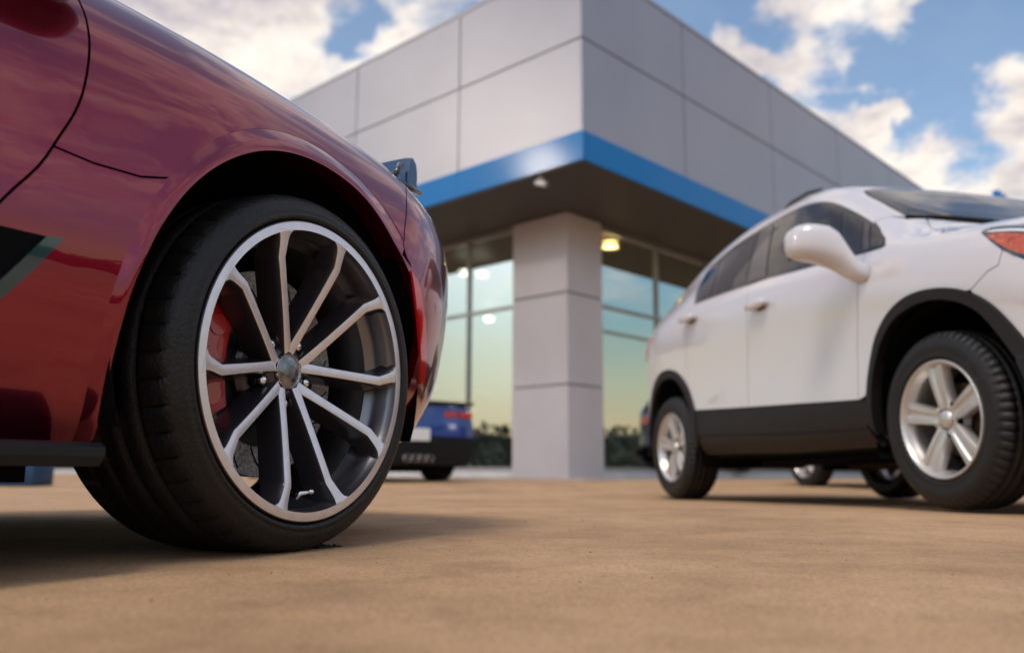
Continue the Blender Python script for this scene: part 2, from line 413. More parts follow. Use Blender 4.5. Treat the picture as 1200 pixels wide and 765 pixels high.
class Car:
    def __init__(s, root, skin, half): s.root = root; s.skin = skin; s.half = half
    def P(s, u, t, off=0., fn=None, side=1):
        def base(u, t):
            x, w, z = s.skin.point(u, t); return Vector((x, -(w+s.half), z))
        p = base(u, t)
        n = s.nrm(u, t)
        o = off+(fn(u, t) if fn else 0.)
        p = p+n*o
        return Vector((p.x, p.y*side, p.z))
    def nrm(s, u, t):
        e = .004; k = .03
        def base(u, t):
            x, w, z = s.skin.point(u, t); return Vector((x, -(w+s.half), z))
        t0 = max(0, t-k); t1 = min(len(s.skin.st[0])-1.0, t+k)
        a = base(u+e, t)-base(u-e, t); b = base(u, t1)-base(u, t0)
        n = a.cross(b)
        if n.length < 1e-12: return Vector((0, 0, 1))
        n.normalize()
        return n      # forward x up on the right side points outwards
    def panel(s, name, poly, m, off=0., fn=None, step=.035, gap=.0022, skirt=.014, sides=(1, -1), join=False, parent=None, label=None, real_n=False):
        """poly in (u, s). returns objects; one mesh per side, or one for both if join"""
        P = [(a, b*KS) for a, b in poly]
        if area(P) < 0: P = P[::-1]
        P = refine(P, step)
        if gap:
            cl = (len(s.skin.st[0])-1)*KS-1e-4
            Q = inset(P, gap)
            P = [(q[0], p[1]) if p[1] > cl else q for p, q in zip(P, Q)]
        x0 = min(p[0] for p in P); x1 = max(p[0] for p in P); y0 = min(p[1] for p in P); y1 = max(p[1] for p in P)
        pts = list(P); nb = len(P)
        cell = {}
        for p in P: cell.setdefault((int(p[0]//step), int(p[1]//step)), []).append(p)
        i = 0; y = y0+step*.5
        while y < y1:
            x = x0+step*(.5 if i % 2 else 1.); 
            while x < x1:
                cx, cy = int(x//step), int(y//step)
                near = any((x-q[0])**2+(y-q[1])**2 < (step*.55)**2 for a in (-1, 0, 1) for b in (-1, 0, 1) for q in cell.get((cx+a, cy+b), ()))
                if not near and inpoly(x, y, P): pts.append((x, y))
                x += step
            y += step*.87; i += 1
        r = delaunay_2d_cdt([Vector(p) for p in pts], [], [list(range(nb))], 1, 1e-7)
        V2, F = r[0], r[2]
        inv = {}
        for k, o in enumerate(r[3]):
            for q in o: inv[q] = k
        res = []; made = []
        for side in sides:
            V = []; Nn = []
            for q in V2:
                u, t = q[0], q[1]/KS
                V.append(s.P(u, t, off, fn, side))
                if fn:
                    e = .008; a = s.P(u+e, t, off, fn, 1)-s.P(u-e, t, off, fn, 1); t0 = max(0, t-.06); t1 = min(len(s.skin.st[0])-1., t+.06)
                    b = s.P(u, t1, off, fn, 1)-s.P(u, t0, off, fn, 1)
                    n = a.cross(b)
                    n = n.normalized() if n.length > 1e-12 else s.nrm(u, t)
                else: n = s.nrm(u, t)
                Nn.append(Vector((n.x, n.y*side, n.z)))
            if fn:
                acc_ = [Vector((0, 0, 0)) for _ in V]
                for f in F:
                    a, b, c = (V[i] for i in f[:3]); q = (b-a).cross(c-a)*side
                    for i in f: acc_[i] += q
                Nn = [q.normalized() if q.length > 1e-14 else n_ for q, n_ in zip(acc_, Nn)]
            FF = [tuple(f) if side == 1 else tuple(reversed(f)) for f in F]
            # skirt: the panel edge turns inwards
            if skirt:
                ring = [inv[k] for k in range(nb)]
                cl = (len(s.skin.st[0])-1)*KS-1e-4
                for a, b in zip(ring, ring[1:]+ring[:1]):
                    if a == b: continue
                    if join and V2[a][1] > cl and V2[b][1] > cl: continue
                    k = len(V)
                    na, nb_ = Nn[a], Nn[b]
                    V += [V[a], V[b], V[b]-nb_*skirt, V[a]-na*skirt]
                    en = (V[b]-V[a]).cross(na).normalized()*side if (V[b]-V[a]).length > 1e-9 else na
                    Nn += [en]*4
                    FF.append((k, k+3, k+2, k+1) if side == 1 else (k, k+1, k+2, k+3))
            made.append((V, FF, Nn))
        if join:
            V, FF, Nn = made[0]
            if len(made) > 1:
                b = len(V); V = V+made[1][0]; FF = FF+[tuple(i+b for i in f) for f in made[1][1]]; Nn = Nn+made[1][2]
            made = [(V, FF, Nn)]
        for V, FF, Nn in made:
            o = link_mesh(name, V, FF, m, parent or s.root, normals=Nn, smooth=True, fix=False)
            if label: o['label'] = label
            res.append(o)
        return res
    def ribbon(s, name, line, m, width=.006, off=-.006, sides=(1, -1), parent=None):
        for side in sides:
            V = []; F = []
            n = len(line)
            for i, (u, t) in enumerate(line):
                a = line[max(0, i-1)]; b = line[min(n-1, i+1)]
                dx, dy = b[0]-a[0], (b[1]-a[1])*KS; l = math.hypot(dx, dy) or 1; nx, ny = -dy/l, dx/l
                for q in (-1, 1): V.append(s.P(u+nx*width*q, t+ny*width*q/KS, off, None, side))
            for i in range(n-1): F.append((2*i, 2*i+1, 2*i+3, 2*i+2))
            link_mesh(name, V, F, m, parent or s.root, smooth=True, fix=False)
    def arch(s, cx, cz, r, a0=-30, a1=210, n=40, rz=None):
        o = []
        for i in range(n+1):
            a = R(a0+(a1-a0)*i/n); u = cx+r*cos(a); z = cz+(rz or r)*sin(a)
            o.append((u, s_at(s.skin, u, z)))
        return o
    def liner(s, cx, cz, r, w0, w1, m, zmin, sides=(1, -1)):
        for side in sides:
            mb = MB(); a0, a1, n = -32, 212, 40
            for k, (wa, wb) in enumerate([(w0, w1)]):
                rg = []
                for w in (wa, wb):
                    rg.append([(cx+r*cos(R(a0+(a1-a0)*i/n)), -(w+s.half)*side, max(zmin, cz+r*sin(R(a0+(a1-a0)*i/n)))) for i in range(n+1)])
                mb.rings(rg, cap=False, closed=False)
            mb.add(rg[-1], [tuple(range(n+1))])
            mb.build('wheel_liner', m, s.root, smooth=False, fix=False)
    def wheel(s, proto, x, w, z, steer=0., sides=(1, -1)):
        for side in sides:
            c = copy_tree(proto, s.root)
            c.location = (x, -(w+s.half)*side, z); c.rotation_euler = (0, 0, (0 if side == 1 else pi)+steer)
            c.hide_render = False
def copy_tree(o, parent=None, ren=None):
    c = o.copy(); COL.objects.link(c); c.parent = parent
    if parent is not None: c.matrix_parent_inverse = Matrix()
    for ch in [q for q in bpy.data.objects if q.parent == o and not q.get('_c')]:
        copy_tree(ch, c)
    return c

# ------------------------------------------------------------------ wheels (local frame: forward x, outward -y, up z, origin on the axle in the wheel's outer plane)
def tyre_mesh(Rt, width, Rb, lowprof, blocks, zflat):
    k = Rt
    if lowprof:
        prof = [(Rb-.004, -.014), (Rb+.001, -.006), (Rb+.006, .002), (Rb+.010, .0045), (Rb+.013, .003), (Rb+.014, .0012), (Rb+.018, .0018), (Rb+.026, .0012), (Rb+.027, .0), (Rb+.034, -.0035), (Rb+.040, -.0085), (k-.0085, -.016), (k-.0048, -.0265), (k-.0026, -.042), (k-.0015, -.058), (k-.001, -.066),
                (k-.007, -.0665), (k-.007, -.0745), (k-.0006, -.075), (k, -.098), (k, -.112), (k-.007, -.1125), (k-.007, -.122), (k, -.1225), (k, -.143)]
    else:
        h = k-Rb
        prof = [(Rb-.004, -.020), (Rb+.002, -.010), (Rb+.010, .000), (Rb+.016, .004), (Rb+.018, .003), (Rb+h*.35, .009), (Rb+h*.5, .010), (Rb+h*.56, .0088), (Rb+h*.62, .0075), (Rb+h*.74, .001), (Rb+h*.84, -.009), (k-.010, -.018), (k-.005, -.028), (k-.002, -.044), (k-.0075, -.0445), (k-.0075, -.053), (k-.001, -.0535), (k, -.075), (k-.0075, -.0755), (k-.0075, -.084), (k, -.0845), (k, -width/2)]
    full = prof+[(r, -width-w) for r, w in prof[::-1][1:]]
    angs = []; dep = []
    n = blocks; da = 2*pi/n; g = .0048/k
    for i in range(n):
        a = i*da
        angs += [a, a+g*.35, a+g, a+g*1.35, a+da*.5]; dep += [0, 1, 1, 0, 0]
    if not lowprof:
        pass
    V = []; F = []; m = len(full)
    for a, d in zip(angs, dep):
        for j, (r, w) in enumerate(full):
            rr = r
            e = min(-w, width+w)    # distance from the nearer sidewall
            sl = 0.
            if d and lowprof and .018 < e < .062: rr = r-.005
            if d and not lowprof and .004 < e < .045: rr = r-.006
            if lowprof: sl = .05*max(0, e-.02)       # grooves run slightly slanted
            z = rr*sin(a+sl); z = max(z, -zflat)
            V.append((rr*cos(a+sl), -w, z))
    q = len(angs)
    for i in range(q):
        j = (i+1) % q
        for t in range(m-1): F.append((i*m+t, j*m+t, j*m+t+1, i*m+t+1))
    return V, F
def sport_wheel(Rt=.316, width=.285, phase=93., zflat=.3135):
    mb = MB()
    mb.lathe([(.2625, -.013), (.2635, -.004), (.2618, .0015), (.2600, .0025)], 128, 0)
    mb.lathe([(.2600, .0025), (.2455, .0025)], 128, 1)
    mb.lathe([(.2455, .0025), (.2445, -.001), (.242, -.012), (.2395, -.016), (.2385, -.040), (.232, -.052), (.226, -.060), (.2255, -.12), (.222, -.20), (.232, -.235), (.245, -.262), (.258, -.272)], 128, 2)
    # hub disc behind the spokes
    mb.lathe([(.0, -.118), (.075, -.118), (.088, -.112), (.090, -.098), (.083, -.090), (.060, -.086), (.046, -.080), (.040, -.079)], 64, 3)
    w = mb.build('wheel', [M_['wheel_dark'], M_['machined'], M_['barrel'], M_['wheel_dark']], None, smooth=True, angle=32)
    V, F = tyre_mesh(Rt, width, .2615, True, 48, zflat)
    t = link_mesh('tyre', V, F, M_['tyre'], w, smooth=True, fix=True)
    # spokes: ten, in five pairs that bow apart and close in again at the rim
    prof = [(0.0341, 3.82), (0.0509, 10.81), (0.0724, 14.92), (0.0996, 17.54), (0.1269, 19.03), (0.1543, 20.0), (0.1817, 20.67), (0.1949, 20.93), (0.2036, 21.08), (0.2103, 20.51), (0.2209, 19.68), (0.2325, 18.86), (0.2402, 18.36), (0.2451, 18.06), (0.2485, 17.86)]
    hw = [0.0098, 0.0092, 0.0086, 0.0083, 0.0083, 0.0084, 0.0086, 0.0087, 0.0089, 0.009, 0.0094, 0.0104, 0.0124, 0.0158, 0.0205]
    def dep(r): return -.070*max(0, 1-r/.25)**1.12+.0029
    for k in range(5):
        for sg in (-1, 1):
            sb = MB(); rings = []
            C = []
            for r, a in prof:
                an = R(phase+72*k+sg*a); C.append(Vector((r*cos(an), 0, r*sin(an))))
            for i, c in enumerate(C):
                d = (C[min(i+1, len(C)-1)]-C[max(i-1, 0)]).normalized(); n = Vector((-d.z, 0, d.x))
                w_ = dep(prof[i][0]); h = hw[i]; back = .048-.016*sstep((prof[i][0]-.20)/.05)+.004*(i < 3)
                sec = [(-h-.0100, -back), (-h-.0040, -.014), (-h-.0012, -.0025), (-h, -.0003), (-h+.0006, 0), (h-.0006, 0), (h, -.0003), (h+.0012, -.0025), (h+.0040, -.014), (h+.0100, -back)]
                rings.append([c+n*q+Vector((0, -(w_+ww), 0)) for q, ww in sec])
            m = len(rings[0]); v = [p for r_ in rings for p in r_]; f = []; mi = []
            for i in range(len(rings)-1):
                for j in range(m):
                    j2 = (j+1) % m
                    f.append((i*m+j, i*m+j2, (i+1)*m+j2, (i+1)*m+j)); mi.append(0 if j == 4 else 1)
            f.append(tuple(range(m))); mi.append(1)
            o = link_mesh('spoke', v, f, [M_['machined'], M_['wheel_dark']], w, mi, smooth=True, fix=True)
            bm = bmesh.new(); bm.from_mesh(o.data)
            for e in bm.edges:
                if len(e.link_faces) == 2 and e.calc_face_angle(0) > R(30): e.smooth = False
            bm.to_mesh(o.data); bm.free()
    # web that joins each pair round the hub, machined
    hb = MB(); hb.lathe([(.0325, -.078), (.0335, -.0605), (.037, -.059), (.0435, -.061), (.050, -.068), (.053, -.085)], 64)
    hb.build('hub_ring', [M_['wheel_dark']], w, smooth=True, angle=35)
    cb = MB(); cb.lathe([(.0, -.0535), (.012, -.0538), (.024, -.055), (.0275, -.0565)], 64, 1); cb.lathe([(.0275, -.0565), (.0285, -.0545), (.031, -.0545), (.032, -.058), (.032, -.075)], 64, 0)
    cb.build('centre_cap', [M_['chrome'], M_['cap']], w, smooth=True, angle=40)
    for k in range(5):
        an = R(phase+36+72*k); c = Vector((.058*cos(an), 0, .058*sin(an)))
        lb = MB(); lb.tube(c+Vector((0, .095, 0)), c+Vector((0, .080, 0)), .0115, .0125, 20, 1)
        lb.tube(c+Vector((0, .095, 0)), c+Vector((0, .064, 0)), .0095, .0085, 6); lb.ball(c+Vector((0, .0645, 0)), .0082, sy=.5)
        lb.build('lug_nut', [M_['chrome'], M_['shell']], w, smooth=False)
    vb = MB(); an = R(-88); c = Vector((.222*cos(an), .035, .222*sin(an)))
    vb.path([c, c+Vector((.006, -.006, .008)), c+Vector((.022, -.014, .010))], [.006, .0045, .0036]); vb.ball(c+Vector((.024, -.015, .0105)), .0046, sx=1.4)
    vb.build('valve_stem', [M_['chrome']], w, smooth=True)
    return w
def sport_brake(parent, x, y, z, side=1, lod=0):
    """disc, hat and caliper stay with the car, not the wheel"""
    d = MB(); d.lathe([(.118, -.118), (.185, -.118), (.186, -.120), (.186, -.146), (.118, -.146)], 96)
    # curved slots cut as raised dark strips 1 mm deep
    for k in range(18):
        a = 2*pi*k/18; pts = []
        for i in range(6):
            r = .128+.05*i/5; an = a+.24*(i/5)**1.3; pts.append(Vector((r*cos(an), .1172, r*sin(an))))
        V = []
        for i, p in enumerate(pts):
            t = (pts[min(5, i+1)]-pts[max(0, i-1)]).normalized(); n = Vector((-t.z, 0, t.x))*.0016; V += [p-n, p+n]
        d.add(V, [(2*i, 2*i+1, 2*i+3, 2*i+2) for i in range(5)], 1)
    o1 = d.build('brake_disc', [M_['disc'], M_['shell']], parent, smooth=True, angle=35)
    h = MB(); h.lathe([(.0, -.112), (.100, -.112), (.128, -.113), (.133, -.1165), (.134, -.128)], 64)
    for k in range(8):
        an = R(20+45*k); h.tube((.115*cos(an), .115, .115*sin(an)), (.115*cos(an), .1055, .115*sin(an)), .0075, .0065, 10, 1)
    o2 = h.build('disc_hat', [M_['hat'], M_['chrome']], parent, smooth=True, angle=35)
    c = MB(); out = []
    for i in range(15):
        a = 147+62*i/14; e = abs(i-7)/7; out.append((R(a), .204-.012*e**3, .126+.010*e**2))
    def ringw(w, g):
        P = [Vector(((ro-g)*cos(a), -w, (ro-g)*sin(a))) for a, ro, ri in out]+[Vector(((ri+g)*cos(a), -w, (ri+g)*sin(a))) for a, ro, ri in out[::-1]]
        return P
    c.rings([ringw(-.165, 0), ringw(-.084, 0), ringw(-.076, .005), ringw(-.073, .012)])
    for a in (158, 178, 198):
        an = R(a); c.tube((.168*cos(an), .077, .168*sin(an)), (.168*cos(an), .0705, .168*sin(an)), .020, .018, 20)
    an = R(147); c.tube((.165*cos(an), .09, .165*sin(an)), (.165*cos(an)+.0, .09, .165*sin(an)+.024), .007, .006, 10, 1)
    o3 = c.build('brake_caliper', [M_['caliper'], M_['plastic_gloss']], parent, smooth=True, angle=30)
    for o in (o1, o2, o3):
        o.location = (x, y, z)
        if side == -1: o.rotation_euler = (0, 0, pi); 
def suv_wheel(Rt=.335, width=.205, phase=97., zflat=.331):
    mb = MB()
    mb.lathe([(.222, -.02), (.223, -.006), (.221, .001), (.217, .003), (.212, .001), (.208, -.006), (.2045, -.012), (.203, -.022), (.196, -.032), (.192, -.05), (.190, -.14), (.198, -.17), (.212, -.186)], 96, 0)
    mb.lathe([(.0, -.085), (.07, -.085), (.075, -.075), (.066, -.044), (.040, -.030)], 48, 0)
    w = mb.build('wheel', [M_['silver'], M_['silver']], None, smooth=True, angle=35)
    V, F = tyre_mesh(Rt, width, .2215, False, 60, zflat)
    link_mesh('tyre', V, F, M_['tyre'], w, smooth=True, fix=True)
    for k in range(5):
        an = R(phase+72*k); d = Vector((cos(an), 0, sin(an))); n = Vector((-d.z, 0, d.x))
        sb = MB(); rings = []
        for r in (.040, .060, .085, .115, .145, .175, .195, .2055):
            q = (r-.04)/.165; h = .027+.014*q+.004*q**4; w0 = -.030+.004*sin(q*pi)+.015*q; dep = .006*sstep(q/.3)
            sec = [(-h-.004, -.045+.01*q), (-h-.001, -.006), (-h+.003, 0), (-h*.42, .0), (-h*.30, -dep), (-h*.08, -dep*1.15), (h*.08, -dep*1.15), (h*.30, -dep), (h*.42, 0), (h-.003, 0), (h+.001, -.006), (h+.004, -.045+.01*q)]
            rings.append([d*r+n*a+Vector((0, -(w0+b), 0)) for a, b in sec])
        sb.rings(rings); sb.build('spoke', [M_['silver']], w, smooth=True, angle=30)
        an = R(phase+36+72*k); c = Vector((.0535*cos(an), 0, .0535*sin(an)))
        lb = MB(); lb.tube(c+Vector((0, .05, 0)), c+Vector((0, .0350, 0)), .0160, .0150, 18, 1); lb.tube(c+Vector((0, .05, 0)), c+Vector((0, .026, 0)), .009, .0082, 6)
        lb.build('lug_nut', [M_['chrome'], M_['shell']], w)
    cb = MB(); cb.lathe([(.0, -.0185), (.020, -.0195), (.030, -.022), (.034, -.027), (.036, -.034)], 48); cb.build('centre_cap', [M_['silver']], w, smooth=True)
    db = MB(); db.lathe([(.03, -.095), (.138, -.095), (.139, -.118), (.03, -.118)], 48); db.build('brake_disc', [M_['rust']], w, smooth=True, angle=30)
    an = R(-15); kb = MB(); kb.box((.10, .085, -.07), (.165, .135, .045), 0, .008); kb.build('brake_caliper', [M_['barrel']], w)
    return w
# ------------------------------------------------------------------ low two-seat sports car
def arc_u(a, r, cx): return cx+r*cos(R(a))
def sports_car(root, col, detail=True, step=.035):
    C = Car(root, red_skin, .94); pm = M_[col]; sk = red_skin
    A = dict(cx=-.008, cz=.325)
    inner = C.arch(-.008, .325, .372, -23, 203, 44)           # front opening, front to rear
    def low(p):
        u, z = p[0], sk.point(*p)[2]
        if u > 0 and z < .42: u -= .095*((.42-z)/.23); return (u, s_at(sk, u, z))
        return p
    inner = [low(p) for p in inner]
    outer = C.arch(-.008, .325, .392, 42, 199.5, 34, rz=.415)
    rear = C.arch(-2.71, .33, .385, -25, 205, 44)
    gapl = spline_open([(-.50,8.1),(-.462,7.2),(-.452,6.1),(-.451,5.55),(-.454,5.07),(-.463,4.53),(-.475,4.17),(-.496,3.79),(-.521,3.37),(-.562,2.92),(-.61,2.3),(-.64,1.4),(-.65,0)], 3)
    iseam = min(range(len(gapl)), key=lambda i: abs(gapl[i][1]-3.60))
    st = step
    C.panel('door', [(-1.95,0)]+[(a-.0, b) for a, b in gapl[::-1]]+[(-1.95,8.1)], pm, step=st)
    osm = min(range(len(outer)), key=lambda i: abs(outer[i][1]-3.69)+(0 if outer[i][0] < 0 else 9))
    bgap = spline_open([(.296,3.70),(.272,4.12),(.292,4.89),(.320,5.62),(.365,6.4),(.42,7.3),(.47,8.1)], 3)
    up = gapl[:iseam+1]+[(-.446,3.61),(-.374,3.63)]+outer[:osm+1][::-1]+bgap[1:]
    C.panel('front_fender', up, pm, step=st, gap=.0018)
    lo = gapl[iseam:]+[(outer[-1][0], 0)]+outer[osm:][::-1]+[(-.374,3.63),(-.446,3.61)]
    C.panel('side_panel', lo, pm, step=st, gap=.0018)
    def lipf(u, t):
        x, w, z = sk.point(u, t); e = math.hypot((u+.008)/.3955, (z-.325)/.4185); i = math.hypot(u+.008, z-.325)/.372
        k = min(1., max(0., (1-e)/max(1e-4, (1-e)+(i-1))))
        an = math.degrees(math.atan2(z-.325, u+.008)); an = an if an > -90 else an+360
        return -.0012+.017*k*sstep((an-42)/30)
    outer2 = C.arch(-.008, .325, .3955, 42, 199.5, 60, rz=.4185)
    i0 = min(range(len(inner)), key=lambda i: abs(inner[i][1]-outer[0][1])+(0 if inner[i][0] > 0 else 9))
    for side in (1, -1):
        mb = MB(); rg = []; NA = 84
        for q in range(9):
            k = q/7.; row = []
            for i in range(NA+1):
                a = 43.5+(201-43.5)*i/NA; kk = min(k, 1.)
                rx = .3955+(.3725-.3955)*kk; rz = .4185+(.3725-.4185)*kk
                u = -.008+rx*cos(R(a)); z = .325+rz*sin(R(a)); t = s_at(sk, u, z)
                amp = .016*sstep((a-43)/30)
                p = C.P(u, t, -.0012+amp*(kk-.35*kk**6), None, side)
                if q == 8: p = p+Vector((0, .045*side, 0))
                row.append(p)
            rg.append(row)
        mb.rings(rg, cap=False, closed=False)
        if side == 1: pass
        lo_ = mb.build('fender_lip', pm, root, smooth=True, angle=50)
    C.panel('front_bumper', inner[:i0+1]+bgap+[(.80,8.1),(.80,12),(1.0,12),(1.0,0),(inner[0][0],0)], pm, step=st, skirt=.02, gap=.0018, join=True)
    C.panel('hood', [(-.75,8.1),(.80,8.1),(.80,12),(-.75,12)], pm, step=.05, join=True, gap=.0018)
    C.panel('rear_quarter', [(-1.95,0),(-1.95,8.1),(-3.62,8.1),(-3.62,0)]+[(rear[-1][0],0)]+rear[::-1]+[(rear[0][0],0)], pm, step=.05, skirt=.03)
    C.panel('rear_deck', [(-3.62,8.1),(-.75,8.1),(-.75,12),(-3.62,12)], pm, step=.07, join=True)
    inn2 = C.arch(-.008, .325, .405, -14, 194, 30)
    sh = [(-3.6,0)]+[(rear[-1][0]-.01,0)]+rear[::-1]+[(rear[0][0],0),(-.42,0)]+inn2[::-1]+[(.42,0),(.80,0),(.80,8.3),(-3.6,8.3)]
    C.panel('inner_shell', sh, M_['shell'], off=-.028, gap=0, skirt=0, step=.09)
    C.liner(-.008, .325, .379, -.03, -.46, M_['shell'], .205); C.liner(-2.71, .33, .392, -.03, -.50, M_['shell'], .19)
    # lamps and small parts
    lamp = [(.296,3.62),(.324,3.46),(.357,2.94),(.384,2.46),(.404,1.95),(.385,1.90),(.343,2.54),(.318,3.03)]
    C.panel('side_marker_lamp', [(a-.004, b) for a, b in lamp], M_['redlens'], off=.0035, gap=0, skirt=.006, step=.02)
    C.panel('side_vent', [(-.66,2.70),(-.50,2.70),(-.545,2.1),(-.60,1.5),(-.72,1.5)], M_['shell'], off=.002, gap=0, skirt=.004, step=.03)
    C.panel('vent_blade', [(-.503,2.70),(-.480,2.715),(-.512,2.40),(-.556,1.98),(-.568,2.08)], M_['teal'], off=.006, gap=0, skirt=.006, step=.02)
    for side in (1, -1):
        def Y(w): return -(w+.94)*side
        b = MB(); rg = []
        for (y, z) in ((-.02,.177),(.002,.172),(.004,.160),(-.004,.146),(-.10,.146),(-.10,.177)): pass
        sec = [(-.03,.179),(-.004,.178),(.006,.172),(.006,.160),(-.004,.147),(-.12,.147),(-.12,.179)]
        b.rings([[(x, Y(w-.006*(x < -2)), z) for w, z in sec] for x in (-2.28,-2.2,-1.6,-1.0,-.5,-.43,-.408)])
        b.build('side_skirt', M_['skirt'], root, smooth=True, angle=35)
        # headlamp standing on the crown of the fender
        h = MB(); P0 = [(.446,.820),(.449,.850),(.458,.884),(.468,.888),(.483,.876),(.489,.850),(.489,.81),(.45,.80)]
        cx = sum(p[0] for p in P0)/8; cz = sum(p[1] for p in P0)/8
        def rg_(w, k): return [(cx+(a-cx)*k, Y(w), cz+(b-cz)*k) for a, b in P0]
        h.rings([rg_(-.123,.86), rg_(-.127,.95), rg_(-.136,1.0), rg_(-.17,1.0), rg_(-.22,.96)])
        h.build('headlight', [M_['headblue']], root, smooth=True, angle=28)
        h2 = MB(); h2.path([(.40,Y(-.128),.820),(.418,Y(-.13),.842),(.430,Y(-.132),.858)], .007); h2.path([(.41,Y(-.122),.80),(.45,Y(-.12),.805),(.50,Y(-.122),.805)], [.008,.009,.006])
        h2.build('headlight_frame', [M_['plastic_gloss']], root, smooth=True)
        m = MB(); m.ball((-.44, Y(.05), .955), 1, sx=.07, sy=.11, sz=.055, nu=28, nv=16, p=.75); m.path([(-.45,Y(-.14),.85),(-.45,Y(-.08),.88),(-.445,Y(.0),.93)], [.03,.022,.02])
        m.build('side_mirror', [M_['plastic_gloss']], root, smooth=True)
    u = MB(); u.box((-3.5,-.62,.118),(-.5,.62,.20)); u.box((-.499,-.55,.20),(.72,.55,.26)); u.box((-2.25,-.80,.125),(-.42,.80,.172)); u.box((.40,-.6,.185),(.7,.6,.22)); u.build('underbody', M_['shell'], root)
    # cabin
    cb = MB(); rings = []
    st_ = [(-.72,.62,.90,.905),(-.85,.60,.90,.96),(-1.1,.57,.90,1.08),(-1.45,.54,.90,1.20),(-1.8,.53,.90,1.235),(-2.2,.53,.92,1.20),(-2.6,.52,.94,1.10),(-2.95,.50,.95,1.0),(-3.1,.48,.95,.965)]
    for x, hw, z0, z1 in st_:
        rings.append([(x, hw*1.12*c_, z0-.03+(z1-z0+.03)*abs(s_)**.62) for c_, s_ in [(cos(pi*i/20), sin(pi*i/20)) for i in range(21)]])
    cb.rings(rings, cap=False, closed=False); cb.build('cabin_glass', M_['glass'], root, smooth=True)
    rf = MB(); rf.rings([[(x, hw*.78*t, z1+.006-.03*t*t) for t in [-1+.2*i for i in range(11)]] for x, hw, z0, z1 in st_[3:7]], cap=False, closed=False); rf.build('roof', pm, root, smooth=True)
    # tail
    sec = [sk.point(-3.62, s_) for s_ in [i*.25 for i in range(0, 37)]]
    def hwz(z):
        b = sec[0]
        for p in sec:
            if p[2] <= z: b = p
        return b[1]+.94
    def fascia(name, z0, z1, m, xo=0.):
        F = MB(); rr = []
        for i in range(13):
            z = z0+(z1-z0)*i/12; hw = hwz(z)-.004
            rr.append([(-3.622-xo-.085*(1-abs(t)**2.6)*(.55+.45*sin(pi*min(1,(z-.1)/.9))), hw*t, z) for t in [-1+2*k/24 for k in range(25)]])
        F.rings(rr, cap=False, closed=False); return F.build(name, m, root, smooth=True)
    fascia('rear_panel', .56, .965, pm); fascia('rear_diffuser', .20, .56, M_['diffuser'], .004)
    sp = MB(); sp.rings([[(x, y, z) for x, z in ((-3.60-.09*(1-(y/.9)**2), .955),(-3.69-.09*(1-(y/.9)**2), .975),(-3.70-.09*(1-(y/.9)**2), 1.0),(-3.58-.06*(1-(y/.9)**2), .985))] for y in [-.80+.1*i for i in range(17)]]); sp.build('spoiler', M_['plastic_gloss'], root, smooth=True, angle=40)
    for y in (-.70,-.47,.47,.70):
        t = MB(); t.box((-3.70+abs(y)*.02,y-.095,.80),(-3.62,y+.095,.89),0,.02); t.build('tail_lamp', M_['redlens'], root, smooth=True)
    p = MB(); p.box((-3.735,-.155,.50),(-3.70,.155,.655),0,.006); p.build('licence_plate', M_['plate'], root)
    for y in (-.155,-.052,.052,.155):
        e = MB(); e.tube((-3.66,y,.285),(-3.76,y,.285),.040,.043,24,0,cap=False); e.tube((-3.70,y,.285),(-3.71,y,.285),.036,.036,20,1); e.build('exhaust_tip', [M_['ex'], M_['shell']], root, smooth=True)
    return C

